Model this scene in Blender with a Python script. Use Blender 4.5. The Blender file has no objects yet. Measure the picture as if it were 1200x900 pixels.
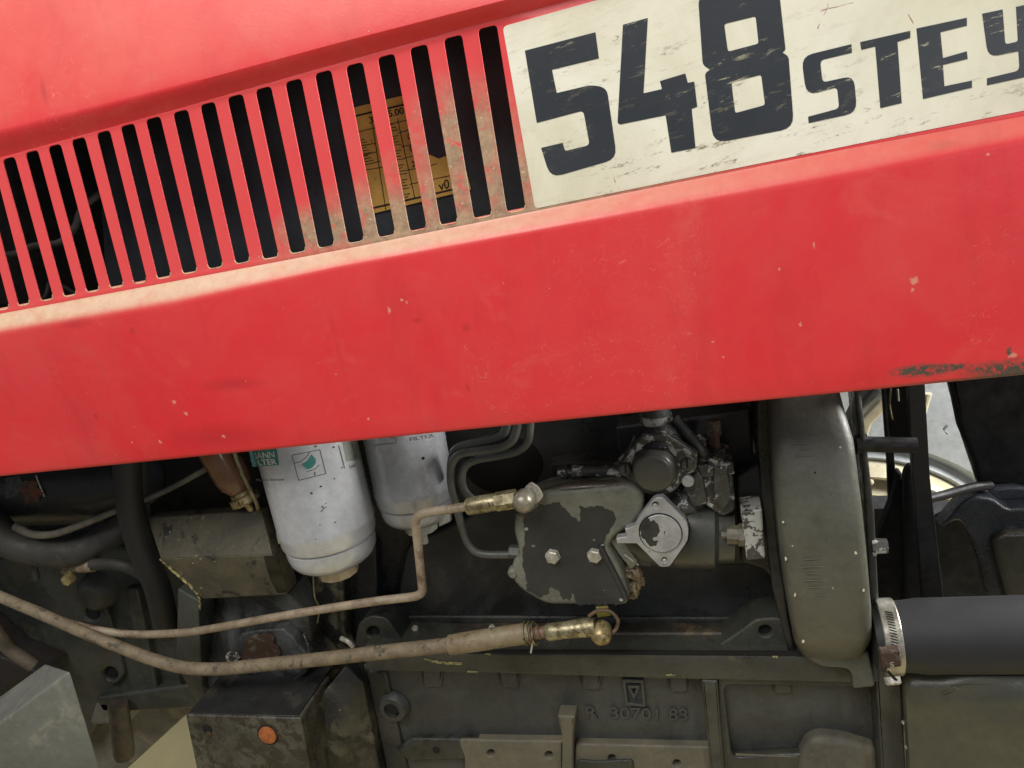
import bpy, bmesh, math, random
from mathutils import Vector, Matrix
from mathutils.geometry import intersect_line_line
random.seed(7)
R = math.radians
scn = bpy.context.scene
COL = scn.collection

# ------------------------------------------------------------------ camera
F = 894.0
_X = Vector((3300, 250, 900)).normalized()
_Z = Vector((-500, 3400, 900))
_Z = (_Z - _X * _Z.dot(_X)).normalized()
_Y = _Z.cross(_X)
# rows: world axes written in camera axes -> columns of camera matrix are the transposed rows
CX = Vector((_X.x, _Y.x, _Z.x)); CY = Vector((_X.y, _Y.y, _Z.y)); CZ = Vector((_X.z, _Y.z, _Z.z))
CAM = Vector((0, -0.68, 0))
cam = bpy.data.cameras.new('camera'); camo = bpy.data.objects.new('camera', cam); COL.objects.link(camo)
mw = Matrix((CX, CY, CZ)).transposed().to_4x4(); mw.translation = CAM
camo.matrix_world = mw
cam.sensor_width = 36; cam.lens = 36 * F / 1200; cam.clip_end = 60; cam.clip_start = .01
scn.camera = camo

# ------------------------------------------------------------------ light
w = bpy.data.worlds.new('World'); scn.world = w; w.use_nodes = True
bg = w.node_tree.nodes['Background']; bg.inputs[0].default_value = (.80, .86, 1, 1); bg.inputs[1].default_value = .16

def area(name, loc, target, sx, sy, power, color):
    l = bpy.data.lights.new(name, 'AREA'); l.shape = 'RECTANGLE'; l.size = sx; l.size_y = sy; l.energy = power; l.color = color
    o = bpy.data.objects.new(name, l); COL.objects.link(o); o.location = loc
    o.rotation_euler = (Vector(target) - Vector(loc)).to_track_quat('-Z', 'Y').to_euler()
    return o
area('window_light', (-1.0, -1.9, 2.3), (0, 0, .1), 2.4, 1.2, 106, (1, .97, .92))
area('engine_fill_light', (1.6, -2.4, .2), (.1, .1, -.2), .42, .9, 14, (.95, .98, 1))  # added unseen fill for the engine side and filter glints
area('far_window_light', (1.6, 2.9, 1.5), (.6, .9, .0), 1.6, 1.2, 60, (.93, .97, 1))
area('wheel_fill_light', (1.7, .62, .35), (.4, 1.15, -.6), .9, .7, 85, (1, .98, .95))  # added unseen fill that brightens the far wheel
scn.view_settings.view_transform = 'Standard'; scn.view_settings.look = 'None'
scn.view_settings.exposure = 0.0; scn.view_settings.gamma = 1; scn.view_settings.use_curve_mapping = False

# ------------------------------------------------------------------ geometry helpers
def ray(px, py):
    return (CX * (px - 600) + CY * -(py - 450) + CZ * -F)
def P(px, py, Y=0.0):
    """the point of the plane y = Y seen along that line of sight; Y may be (y0, dy/dx, dy/dz)"""
    d = ray(px, py)
    if isinstance(Y, tuple):
        y0, a, b = Y
        t = (y0 + a * CAM.x + b * CAM.z - CAM.y) / (d.y - a * d.x - b * d.z)
    else:
        t = (Y - CAM.y) / d.y
    return CAM + d * t
def K(px, py, Y=0.0):
    p = P(px, py, Y) - CAM
    return -p.dot(CZ) / F

def link(name, me, m, parent=None, smooth=35):
    if not isinstance(m, (list, tuple)): m = [m]
    if m[0]:
        me.materials.clear()
        for q in m: me.materials.append(q)
    if smooth:
        me.polygons.foreach_set('use_smooth', [True] * len(me.polygons))
        me.set_sharp_from_angle(angle=R(smooth))
    o = bpy.data.objects.new(name, me); COL.objects.link(o)
    if parent: o.parent = parent
    return o
def frombm(name, bm, m, parent=None, smooth=35, recalc=True):
    if recalc: bmesh.ops.recalc_face_normals(bm, faces=bm.faces)
    me = bpy.data.meshes.new(name); bm.to_mesh(me); bm.free()
    return link(name, me, m, parent, smooth)

def chaikin(pts, n=1, k=.25):
    for _ in range(n):
        out = []
        for i in range(len(pts)):
            a, b = pts[i], pts[(i + 1) % len(pts)]
            out.append((a[0] * (1 - k) + b[0] * k, a[1] * (1 - k) + b[1] * k))
            out.append((a[0] * k + b[0] * (1 - k), a[1] * k + b[1] * (1 - k)))
        pts = out
    return pts
def fillet(pts, r, n=4):
    """round the corners of a pixel polygon by about r pixels"""
    out = []
    N = len(pts)
    for i in range(N):
        p = Vector(pts[i][:2]); a = Vector(pts[i - 1][:2]); b = Vector(pts[(i + 1) % N][:2])
        rr = pts[i][2] if len(pts[i]) > 2 else r
        da = (a - p); db = (b - p)
        d = min(rr, da.length * .45, db.length * .45)
        if d < .05: out.append(tuple(p)); continue
        s = p + da.normalized() * d; e = p + db.normalized() * d
        for k in range(n + 1):
            t = k / n
            q = s * (1 - t) ** 2 + p * 2 * t * (1 - t) + e * t * t
            out.append((q.x, q.y))
    return out
def ragged(pts, amp, step=4, seed=0):
    """broken paint edge"""
    rnd = random.Random(seed); out = []
    for i in range(len(pts)):
        a = Vector(pts[i][:2]); b = Vector(pts[(i + 1) % len(pts)][:2])
        n = max(1, int((b - a).length / step)); nv = Vector((-(b - a).y, (b - a).x)).normalized() if (b - a).length > 0 else Vector((0, 0))
        for k in range(n):
            q = a.lerp(b, k / n) + nv * rnd.uniform(-amp, amp)
            out.append((q.x, q.y))
    return out
def circ(cx, cy, r, n=20, ry=None, rot=0):
    ry = ry or r
    return [(cx + r * math.cos(2 * math.pi * i / n) * math.cos(rot) - ry * math.sin(2 * math.pi * i / n) * math.sin(rot),
             cy + r * math.cos(2 * math.pi * i / n) * math.sin(rot) + ry * math.sin(2 * math.pi * i / n) * math.cos(rot)) for i in range(n)]

def plate_mesh(polys, Y, th, bev, bres=1):
    pl = Y if isinstance(Y, tuple) else (Y, 0, 0)
    cu = bpy.data.curves.new('c', 'CURVE'); cu.dimensions = '2D'; cu.fill_mode = 'BOTH'
    bev = min(bev, th * .49)
    cu.extrude = max(th / 2 - bev, 0); cu.bevel_depth = bev; cu.bevel_resolution = bres; cu.offset = -bev
    for poly in polys:
        pts = [P(x, y, Y) for x, y in poly]
        s = cu.splines.new('POLY'); s.points.add(len(pts) - 1)
        for q, p in zip(s.points, pts): q.co = (p.x, p.z, 0, 1)
        s.use_cyclic_u = True
    ob = bpy.data.objects.new('c', cu)
    me = bpy.data.meshes.new_from_object(ob)
    for v in me.vertices:
        x, z, d = v.co
        v.co = (x, pl[0] + pl[1] * x + pl[2] * z - d + th / 2, z)
    bpy.data.objects.remove(ob); bpy.data.curves.remove(cu)
    bm = bmesh.new(); bm.from_mesh(me)
    bmesh.ops.remove_doubles(bm, verts=bm.verts, dist=1e-6)
    bmesh.ops.recalc_face_normals(bm, faces=bm.faces)
    bm.to_mesh(me); bm.free()
    return me
def plate(name, outer, Y, th, m, parent=None, holes=(), bev=.001, r=0, bres=2, smooth=40):
    """front outline seen at the given pixels on the plane y=Y, thickness th going away"""
    if r: outer = fillet(outer, r)
    else: outer = [p[:2] for p in outer]
    if th < .003: bev = 0 if th < .002 else bev
    o = link(name, plate_mesh([outer] + [list(h) for h in holes], Y, th, bev, bres), m, parent, 0 if th < .002 else smooth)
    if th >= .002:
        wn = o.modifiers.new('wn', 'WEIGHTED_NORMAL'); wn.keep_sharp = True; wn.weight = 90
    return o

def catmull(pts, n=8):
    out = []
    for i in range(len(pts) - 1):
        p0 = pts[max(i - 1, 0)]; p1 = pts[i]; p2 = pts[i + 1]; p3 = pts[min(i + 2, len(pts) - 1)]
        for k in range(n):
            t = k / n
            out.append(.5 * ((2 * p1) + (p2 - p0) * t + (2 * p0 - 5 * p1 + 4 * p2 - p3) * t * t + (3 * p1 - p0 - 3 * p2 + p3) * t ** 3))
    out.append(pts[-1]); return out
def tube_bm(pts, rad, seg=14, bm=None, n=8):
    bm = bm or bmesh.new()
    path = catmull([Vector(p) for p in pts], n)
    N = len(path); rings = []
    up = Vector((0, 1, .1))
    for i, p in enumerate(path):
        t = (path[min(i + 1, N - 1)] - path[max(i - 1, 0)]).normalized()
        a = (up - t * up.dot(t)).normalized(); b = t.cross(a); up = a
        r = rad(i / (N - 1)) if callable(rad) else rad
        rings.append([bm.verts.new(p + (a * math.cos(2 * math.pi * k / seg) + b * math.sin(2 * math.pi * k / seg)) * r) for k in range(seg)])
    for i in range(N - 1):
        for k in range(seg):
            bm.faces.new((rings[i][k], rings[i][(k + 1) % seg], rings[i + 1][(k + 1) % seg], rings[i + 1][k]))
    bm.faces.new(rings[0]); bm.faces.new(rings[-1][::-1])
    return bm
def tube(name, pix, rpx, m, parent=None, seg=16, n=8):
    """pix: (px, py, Y) points; rpx radius in picture pixels at the first point"""
    pts = [P(*p) for p in pix]
    k = K(*pix[len(pix) // 2])
    rad = (lambda t: rpx(t) * k) if callable(rpx) else rpx * k
    return frombm(name, tube_bm(pts, rad, seg, n=n), m, parent)
def lathe(name, A, B, prof, m, parent=None, seg=40, smooth=30, arc=None):
    """prof: list of (distance along A->B in units of |AB|, radius in metres)"""
    A = Vector(A); B = Vector(B); ax = (B - A); L = ax.length; t = ax.normalized()
    u = t.orthogonal().normalized() if abs(t.y) > .9 else (Vector((0, -1, 0)) - t * -t.y).normalized()
    v = t.cross(u); bm = bmesh.new(); rings = []
    for d, r in prof:
        c = A + ax * d
        if r <= 1e-7: rings.append([bm.verts.new(c)])
        else: rings.append([bm.verts.new(c + (u * math.cos(2 * math.pi * i / seg) + v * math.sin(2 * math.pi * i / seg)) * r) for i in range(seg)])
    for a, b in zip(rings, rings[1:]):
        if len(a) == 1 and len(b) == 1: continue
        for i in range(seg):
            j = (i + 1) % seg
            if len(a) == 1: bm.faces.new((a[0], b[j], b[i]))
            elif len(b) == 1: bm.faces.new((a[i], a[j], b[0]))
            else: bm.faces.new((a[i], a[j], b[j], b[i]))
    if len(rings[0]) > 1: bm.faces.new(rings[0][::-1])
    if len(rings[-1]) > 1: bm.faces.new(rings[-1])
    return frombm(name, bm, m, parent, smooth)
def knob(name, px, py, Y, h, prof, m, parent=None, seg=32, smooth=30, d=None):
    """turned part standing on the plane y=Y towards the viewer; prof (height 0..1, radius px)"""
    k = K(px, py, Y); A = P(px, py, Y); B = A + (Vector(d).normalized() if d else Vector((0, -1, 0))) * h
    return lathe(name, A, B, [(t, r * k) for t, r in prof], m, parent, seg, smooth)
def grid(name, rows, m, parent=None, closed=False, smooth=50, caps=False):
    bm = bmesh.new(); V = [[bm.verts.new(p) for p in r] for r in rows]
    for a, b in zip(V, V[1:]):
        n = len(a)
        for i in range(n if closed else n - 1):
            j = (i + 1) % n
            bm.faces.new((a[i], a[j], b[j], b[i]))
    if caps: bm.faces.new(V[0][::-1]); bm.faces.new(V[-1])
    return frombm(name, bm, m, parent, smooth)

# ------------------------------------------------------------------ materials
def rgb(r, g, b): # sRGB 0-255 -> linear
    f = lambda c: (c / 255 / 12.92) if c / 255 <= .04045 else ((c / 255 + .055) / 1.055) ** 2.4
    return (f(r), f(g), f(b), 1)
class NT:
    def __init__(s, name):
        s.m = bpy.data.materials.new(name); s.m.use_nodes = True; s.t = s.m.node_tree; s.b = s.t.nodes['Principled BSDF']
        s.co = s.t.nodes.new('ShaderNodeTexCoord').outputs['Object']
    def n(s, typ, **kw):
        q = s.t.nodes.new(typ)
        for k, v in kw.items(): setattr(q, k, v)
        return q
    def l(s, a, b): s.t.links.new(a, b)
    def noise(s, scale, detail=6, rough=.6, dist=0, vec=None, lo=None, hi=None, stretch=None):
        q = s.n('ShaderNodeTexNoise'); q.inputs['Scale'].default_value = scale; q.inputs['Detail'].default_value = detail
        q.inputs['Roughness'].default_value = rough; q.inputs['Distortion'].default_value = dist
        v = vec or s.co
        if stretch:
            mp = s.n('ShaderNodeMapping'); mp.inputs['Scale'].default_value = stretch; s.l(v, mp.inputs[0]); v = mp.outputs[0]
        s.l(v, q.inputs['Vector'])
        o = q.outputs['Fac']
        return s.rng(o, lo, hi) if lo is not None else o
    def rng(s, o, lo, hi, a=0, b=1):
        r = s.n('ShaderNodeMapRange'); s.l(o, r.inputs[0]); r.inputs[1].default_value = lo; r.inputs[2].default_value = hi
        r.inputs[3].default_value = a; r.inputs[4].default_value = b; return r.outputs[0]
    def math(s, op, a, b=0.0, c=None):
        q = s.n('ShaderNodeMath', operation=op)
        for i, x in enumerate((a, b) if c is None else (a, b, c)):
            if hasattr(x, 'links') or hasattr(x, 'is_linked'): s.l(x, q.inputs[i])
            else: q.inputs[i].default_value = x
        return q.outputs[0]
    def mix(s, fac, a, b):
        q = s.n('ShaderNodeMix', data_type='RGBA')
        if hasattr(fac, 'is_linked'): s.l(fac, q.inputs[0])
        else: q.inputs[0].default_value = fac
        for i, x in ((6, a), (7, b)):
            if hasattr(x, 'is_linked'): s.l(x, q.inputs[i])
            else: q.inputs[i].default_value = x
        return q.outputs[2]
    def bump(s, h, dist, strength=1, nrm=None):
        q = s.n('ShaderNodeBump'); q.inputs['Distance'].default_value = dist; q.inputs['Strength'].default_value = strength
        s.l(h, q.inputs['Height'])
        if nrm: s.l(nrm, q.inputs['Normal'])
        return q.outputs[0]
    def wob(s, scale, amp):
        q = s.n('ShaderNodeTexNoise'); q.inputs['Scale'].default_value = scale; q.inputs['Detail'].default_value = 4; s.l(s.co, q.inputs['Vector'])
        a = s.n('ShaderNodeVectorMath', operation='SUBTRACT'); s.l(q.outputs['Color'], a.inputs[0]); a.inputs[1].default_value = (.5, .5, .5)
        b = s.n('ShaderNodeVectorMath', operation='SCALE'); s.l(a.outputs[0], b.inputs[0]); b.inputs['Scale'].default_value = amp
        c = s.n('ShaderNodeVectorMath', operation='ADD'); s.l(s.co, c.inputs[0]); s.l(b.outputs[0], c.inputs[1])
        return c.outputs[0]
    def spots(s, lst, vec, soft=.15):
        """mask of spots ((px,py,Y), radius px[, stretch x, stretch z])"""
        out = None
        for it in lst:
            (px, py, Y), r = it[0], it[1]; sx, sz = (it[2], it[3]) if len(it) > 2 else (1, 1)
            k = K(px, py, Y); p = P(px, py, Y)
            a = s.n('ShaderNodeVectorMath', operation='SUBTRACT'); s.l(vec, a.inputs[0]); a.inputs[1].default_value = p
            b = s.n('ShaderNodeVectorMath', operation='MULTIPLY'); s.l(a.outputs[0], b.inputs[0]); b.inputs[1].default_value = (1 / (r * k * sx), .02, 1 / (r * k * sz))
            c = s.n('ShaderNodeVectorMath', operation='LENGTH'); s.l(b.outputs[0], c.inputs[0])
            v = s.rng(c.outputs['Value'], 1 - soft, 1 + soft, 1, 0)
            out = v if out is None else s.math('MAXIMUM', out, v)
        return out
    def scratch(s, segs, vec, w):
        out = None
        for (a, b, Y) in segs:
            A = P(*a, Y); B = P(*b, Y); D = B - A
            q = s.n('ShaderNodeVectorMath', operation='SUBTRACT'); s.l(vec, q.inputs[0]); q.inputs[1].default_value = A
            d = s.n('ShaderNodeVectorMath', operation='DOT_PRODUCT'); s.l(q.outputs[0], d.inputs[0]); d.inputs[1].default_value = D / D.length_squared
            t = s.n('ShaderNodeClamp'); s.l(d.outputs['Value'], t.inputs[0])
            e = s.n('ShaderNodeVectorMath', operation='SCALE'); e.inputs[0].default_value = D; s.l(t.outputs[0], e.inputs['Scale'])
            f = s.n('ShaderNodeVectorMath', operation='DISTANCE'); s.l(q.outputs[0], f.inputs[0]); s.l(e.outputs[0], f.inputs[1])
            v = s.rng(f.outputs['Value'], w * .5, w, 1, 0)
            out = v if out is None else s.math('MAXIMUM', out, v)
        return out
    def set(s, col=None, rough=None, metal=None, nrm=None, **kw):
        for v, k in ((col, 'Base Color'), (rough, 'Roughness'), (metal, 'Metallic'), (nrm, 'Normal')):
            if v is None: continue
            if hasattr(v, 'is_linked'): s.l(v, s.b.inputs[k])
            else: s.b.inputs[k].default_value = v
        for k, v in kw.items(): s.b.inputs[k.replace('_', ' ')].default_value = v
        return s.m

def M(name, base, alt, sc=14, lo=.4, hi=.6, rough=.5, rv=.2, metal=0.0, bump=.0006, bsc=120, speck=None, ssc=160, sthr=.70, third=None, tsc=30, tlo=.55, thi=.62, coat=0, detail=8, wet=0, grain=0, wsc=9):
    t = NT(name)
    f = t.noise(sc, detail, .65, .3, lo=lo, hi=hi)
    c = t.mix(f, rgb(*base), rgb(*alt))
    if third:
        f3 = t.noise(tsc, 8, .7, .6, lo=tlo, hi=thi); c = t.mix(f3, c, rgb(*third))
    fine = t.noise(sc * 14, 4, .7, lo=.3, hi=.7)
    c = t.mix(t.math('MULTIPLY', fine, .22), c, (.008, .008, .008, 1))
    rr = t.rng(t.noise(sc * 2.3, 6, .7), .3, .7, max(.05, rough - rv), min(1, rough + rv))
    mt = metal
    if speck:
        sp = t.math('MULTIPLY', t.noise(ssc, 3, .6, .2, lo=sthr, hi=sthr + .03), t.noise(sc * 2.7 + 3, 3, .5, lo=.48, hi=.6))
        c = t.mix(sp, c, rgb(*speck))
    if wet:
        wm = t.math('MULTIPLY', t.noise(wsc, 7, .62, .8, lo=.50, hi=.60), wet)
        c = t.mix(t.math('MULTIPLY', wm, .72), c, rgb(16, 15, 13))
        drip = t.math('MULTIPLY', t.noise(70, 4, .6, .3, lo=.60, hi=.68, stretch=(1, 1, .12)), min(1, wet * .8))
        c = t.mix(t.math('MULTIPLY', drip, .6), c, rgb(20, 18, 15))
        rr = t.math('SUBTRACT', rr, t.math('MULTIPLY', t.math('MAXIMUM', wm, drip), rough * .62))
    n = t.bump(t.noise(bsc, 5, .65), bump)
    n = t.bump(t.noise(bsc * .12, 3, .5), bump * 4, .6, n)
    if grain:
        n = t.bump(t.noise(620, 4, .75), .0007 * grain, 1, n)
        n = t.bump(t.noise(210, 4, .7), .0011 * grain, .7, n)
    return t.set(c, rr, mt, n, Coat_Weight=coat)

# red hood paint ---------------------------------------------------
YL = .013     # louvre field lies behind the outer skin
def red_paint(name, louvre):
    t = NT(name)
    v1 = t.wob(60, .004); v2 = t.wob(420, .0046)
    big = t.noise(3.2, 5, .6, .5, lo=.35, hi=.7)
    red = t.mix(big, rgb(226, 46, 56), rgb(231, 68, 72))
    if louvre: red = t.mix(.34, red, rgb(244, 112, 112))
    if not louvre:
        fd = t.n('ShaderNodeAttribute', attribute_name='sheen_tint').outputs['Fac']
        red = t.mix(t.math('MULTIPLY', fd, t.noise(5, 6, .6, .4, lo=.2, hi=.6)), red, rgb(240, 108, 98))  # sky sheen on the upper skin, painted as a paler red
    haze = t.math('MULTIPLY', t.noise(9, 7, .7, .8, lo=.45, hi=.8), .24)
    red = t.mix(haze, red, rgb(214, 110, 98))
    sp = t.noise(330, 2, .5, lo=.755, hi=.775)
    red = t.mix(t.math('MULTIPLY', sp, t.noise(14, 2, .5, lo=.5, hi=.6)), red, rgb(225, 180, 150))
    if not louvre:
        # dull chalky veil at the left end and dark smudges
        dull = t.spots([((30, 420, 0), 120, 1.2, .7), ((95, 500, 0), 60, 1, 1), ((20, 350, 0), 60, 1.4, .6)], v1, .9)
        red = t.mix(t.math('MULTIPLY', t.math('MULTIPLY', dull, t.noise(22, 6, .7, lo=.3, hi=.7)), .34), red, rgb(170, 92, 84))
        runs = t.noise(26, 6, .65, .5, lo=.54, hi=.74, stretch=(1, 1, .22))
        red = t.mix(t.math('MULTIPLY', runs, .20), red, rgb(166, 44, 50))
        pale = t.noise(17, 7, .7, .9, lo=.56, hi=.78, stretch=(.6, 1, 1))  # broad sheen painted in as paler patches
        red = t.mix(t.math('MULTIPLY', pale, .20), red, rgb(236, 140, 122))
        hair = t.math('MULTIPLY', t.noise(34, 3, .5, 1.6, lo=.497, hi=.4995), t.noise(34, 3, .5, 1.6, lo=.503, hi=.5005))
        hair = t.math('MULTIPLY', hair, t.noise(4.3, 5, .6, lo=.56, hi=.60))
        red = t.mix(t.math('MULTIPLY', hair, .35), red, rgb(246, 170, 150))
        smudge = t.spots([((88, 378, 0), 11, 1.6, .5), ((48, 107, 0), 7, .5, 1.6), ((268, 452, 0), 18, 1.8, .35), ((250, 515, 0), 34, 1.7, .35), ((1105, 170, 0), 10, 1.3, .5),
                          ((545, 385, 0), 4, 1, 1), ((488, 376, 0), 4, 1.3, .7), ((155, 388, 0), 4, 1, 1), ((108, 490, 0), 3, 1, 1), ((546, 458, 0), 3, .7, 1.6)], v1, .7)
        red = t.mix(t.math('MULTIPLY', smudge, .26), red, rgb(120, 34, 36))
        dk = t.scratch([((42, 118), (52, 98), 0), ((228, 464), (255, 452), 0), ((255, 452), (262, 460), 0), ((262, 446), (266, 438), 0)], v1, .0014)
        red = t.mix(t.math('MULTIPLY', dk, .6), red, rgb(110, 30, 32))
        chips = t.spots([((200, 473, 0), 2.2), ((213, 487, 0), 2.2), ((455, 364, 0), 2.4, .6, 1.8), ((470, 352, 0), 1.6), ((476, 355, 0), 1.3), ((427, 494, 0), 1.6), ((954, 288, 0), 1.6, .6, 2.4),
                         ((1073, 330, 0), 3.6, 1.1, 1.2), ((1071, 341, 0), 2, 1, 1), ((914, 316, 0), 1.6), ((939, 382, 0), 1.6), ((835, 402, 0), 1.4), ((848, 421, 0), 1.5), ((181, 521, 0), 1.8), ((256, 515, 0), 1.8), ((1158, 181, 0), 1.8),
                         ((1087, 60, 0), 2), ((1192, 420, 0), 3, 1.5, .9), ((148, 522, 0), 1.4)], v2, .3)
        lt = t.scratch([((1082, 300), (1077, 322), 0), ((745, 452), (757, 449), 0), ((757, 449), (766, 451), 0)], v1, .0007)
        chips = t.math('MAXIMUM', chips, t.math('MULTIPLY', lt, .8))
        red = t.mix(t.math('MULTIPLY', chips, .5), red, rgb(226, 188, 160))
        # bare worn sheet at the lower right edge
        worn = t.spots([((1085, 438, 0), 26, 1.2, .28), ((1110, 435, 0), 24, 1.3, .2), ((1062, 440, 0), 10, 1, .45), ((1188, 415, 0), 4, .7, 1.2), ((1215, 435, 0), 46, 1.4, .26), ((1160, 437, 0), 12, 1.5, .3)], v2, .35)
        worn = t.math('MULTIPLY', worn, t.noise(180, 6, .75, lo=.38, hi=.5))
        red = t.mix(worn, red, rgb(84, 80, 72))
        at = t.n('ShaderNodeAttribute', attribute_name='dust_sheen').outputs['Fac']
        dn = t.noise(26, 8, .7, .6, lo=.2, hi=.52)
        dust_sheen = t.math('MULTIPLY', at, t.rng(dn, 0, 1, .62, 1))
        dcol = t.mix(t.noise(90, 6, .7, lo=.3, hi=.7), rgb(230, 204, 172), rgb(212, 180, 150))  # crease dust, lightened to include the highlight along the ridge
        red = t.mix(dust_sheen, red, dcol)
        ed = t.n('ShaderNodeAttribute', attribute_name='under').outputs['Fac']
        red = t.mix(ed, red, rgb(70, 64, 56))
    else:
        d1 = t.spots([((560, 250, YL), 95, 1.2, .78), ((450, 262, YL), 60, 1.3, .7), ((380, 270, YL), 50, 1.1, .5), ((545, 170, YL), 66, .9, .9), ((620, 230, YL), 60, .8, 1)], v1, .5)
        dn = t.noise(46, 9, .75, .7, lo=.36, hi=.5)
        patch = t.math('MULTIPLY', d1, dn)
        low = t.spots([((610, 300, YL), 130, 2.2, .62)], v1, .35)
        patch = t.math('MAXIMUM', patch, t.math('MULTIPLY', low, t.noise(70, 9, .75, .7, lo=.30, hi=.42)))
        dcol = t.mix(t.noise(120, 6, .75, lo=.35, hi=.65), rgb(190, 168, 136), rgb(146, 128, 104))
        dcol = t.mix(t.noise(260, 3, .6, lo=.66, hi=.7), dcol, rgb(208, 190, 160))
        red = t.mix(t.math('MULTIPLY', patch, .93), red, dcol)
        ed = t.n('ShaderNodeAttribute', attribute_name='dust_sheen').outputs['Fac']
        red = t.mix(ed, red, rgb(190, 160, 122))
    rr = t.rng(t.noise(12, 6, .7), .3, .7, .28, .52)
    n = t.bump(t.noise(420, 2, .5), .00008)
    n = t.bump(t.noise(24, 3, .5), .0006, .5, n)
    n = t.bump(t.noise(5.5, 2, .45), .0035, .35, n)
    return t.set(red, rr, 0.0, n, Specular_IOR_Level=.42)
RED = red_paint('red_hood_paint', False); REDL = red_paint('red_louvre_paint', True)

OLIVE = M('olive_grey_enamel', (88, 88, 78), (74, 75, 68), 10, rough=.42, bump=.0003, speck=(170, 164, 140), sthr=.72, grain=.35)
OLIVE_D = M('grimy_olive_casting', (58, 59, 54), (40, 41, 39), 12, rough=.45, bump=.0007, speck=(120, 116, 96), sthr=.74, third=(34, 32, 28), tsc=22, wet=.8, grain=.9)
BLOCK = M('dark_oily_casting', (47, 48, 48), (33, 34, 34), 9, rough=.46, rv=.14, bump=.0008, third=(54, 52, 46), tsc=14, speck=(120, 116, 104), sthr=.75, wet=.9, grain=.8, wsc=7)
PAN = M('grey_cast_pan', (70, 72, 69), (58, 60, 58), 8, rough=.46, bump=.0007, third=(74, 71, 60), tsc=12, tlo=.58, thi=.76, speck=(150, 146, 126), sthr=.745, wet=.35, grain=.7)
PAN_TAN = M('dusty_flange_paint', (108, 102, 85), (92, 88, 75), 10, rough=.7, bump=.0004, third=(76, 74, 66), tsc=9, tlo=.54, thi=.7, speck=(190, 180, 140), sthr=.74)
DECK = M('olive_deck_rail', (70, 70, 62), (56, 57, 52), 12, rough=.5, bump=.0005, third=(80, 76, 62), tsc=24, tlo=.6, thi=.7, speck=(150, 144, 110), sthr=.745, wet=.5, grain=.6)
BLACK = M('black_painted_steel', (15, 15, 16), (22, 22, 23), 20, rough=.5, bump=.0002)
SHADOW = M('shade_black_steel', (9, 9, 9), (14, 14, 14), 20, rough=.8, bump=.0004)  # near-black steel, also painted shade on the backdrop sheets
RUBBER = M('black_rubber', (35, 36, 38), (29, 30, 31), 6, rough=.66, rv=.06, bump=.00015, third=(50, 49, 46), tsc=9, tlo=.58, thi=.8)
RUBBER_D = M('dusty_hose_rubber', (62, 60, 54), (44, 43, 40), 14, rough=.65, bump=.0004, third=(84, 78, 68), tsc=18, tlo=.55, thi=.7)
FILTER = M('silver_filter_paint', (194, 196, 199), (184, 186, 188), 5, rough=.24, rv=.05, metal=.3, bump=.0001, third=(172, 168, 158), tsc=6, tlo=.6, thi=.95, speck=(60, 56, 46), ssc=230, sthr=.70)
FILTER2 = M('grey_filter_paint', (166, 168, 172), (156, 158, 160), 9, rough=.24, metal=.25, rv=.06, bump=.0001, speck=(40, 38, 34), ssc=210, sthr=.74)
PLAST = M('cream_plastic_cap', (206, 188, 152), (184, 164, 128), 40, rough=.5, bump=.0001, speck=(80, 66, 46), ssc=300, sthr=.68)
PLAST2 = M('grey_plastic_cap', (176, 176, 166), (150, 150, 142), 40, rough=.5, bump=.0001)
BRASS = M('brass', (190, 172, 124), (142, 124, 88), 60, rough=.46, metal=.5, bump=.0003, third=(96, 76, 50), tsc=90, tlo=.5, thi=.6)
BRASS_D = M('dull_plated_brass', (168, 160, 128), (110, 98, 70), 90, rough=.42, metal=.55, bump=.0004, third=(96, 78, 52), tsc=120)
PIPE = M('rusty_brown_pipe', (158, 144, 122), (128, 112, 92), 30, rough=.55, bump=.0002, third=(96, 66, 50), tsc=24, tlo=.52, thi=.66)
HOSE = M('tan_braided_hose', (134, 120, 96), (112, 98, 78), 50, rough=.72, bump=.0004, bsc=500, third=(80, 70, 56), tsc=60, speck=(186, 170, 140), ssc=400, sthr=.68)
INJ = M('grey_painted_tube', (92, 94, 88), (78, 80, 74), 40, rough=.45, bump=.0002, speck=(140, 136, 120), sthr=.72)
FLAKE_B = M('pale_primer_casting', (118, 119, 106), (100, 100, 88), 26, rough=.5, bump=.0004, third=(78, 70, 58), tsc=18, tlo=.56, thi=.64, grain=.5)
FLAKE_D = M('dark_top_coat', (53, 54, 53), (44, 45, 44), 14, rough=.42, rv=.1, bump=.0005, speck=(130, 128, 118), ssc=120, sthr=.75, grain=.45, third=(62, 60, 54), tsc=20, tlo=.56, thi=.7)
FLAKE_M = M('peeling_olive_casting', (78, 78, 72), (58, 58, 54), 40, rough=.38, bump=.0008, third=(196, 195, 188), tsc=58, tlo=.555, thi=.57, wet=.5, grain=.5, wsc=20)
ALU = M('bare_aluminium', (182, 183, 183), (158, 159, 159), 40, rough=.42, rv=.08, metal=.35, bump=.0002, speck=(30, 30, 28), ssc=190, sthr=.655, grain=.3)
CHROME = M('zinc_bolt', (196, 192, 178), (160, 156, 142), 160, rough=.36, metal=.3, bump=.0003, speck=(60, 56, 46), ssc=500, sthr=.6)
RUST = M('rust_brown_scab', (74, 50, 36), (58, 44, 34), 60, rough=.8, bump=.0008, third=(98, 92, 74), tsc=60, tlo=.54, thi=.6)
BRK = M('scratched_olive_bracket', (92, 86, 68), (74, 70, 58), 22, rough=.52, bump=.0005, third=(38, 36, 32), tsc=16, tlo=.56, thi=.62, speck=(176, 168, 132), ssc=200, sthr=.665)
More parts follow.
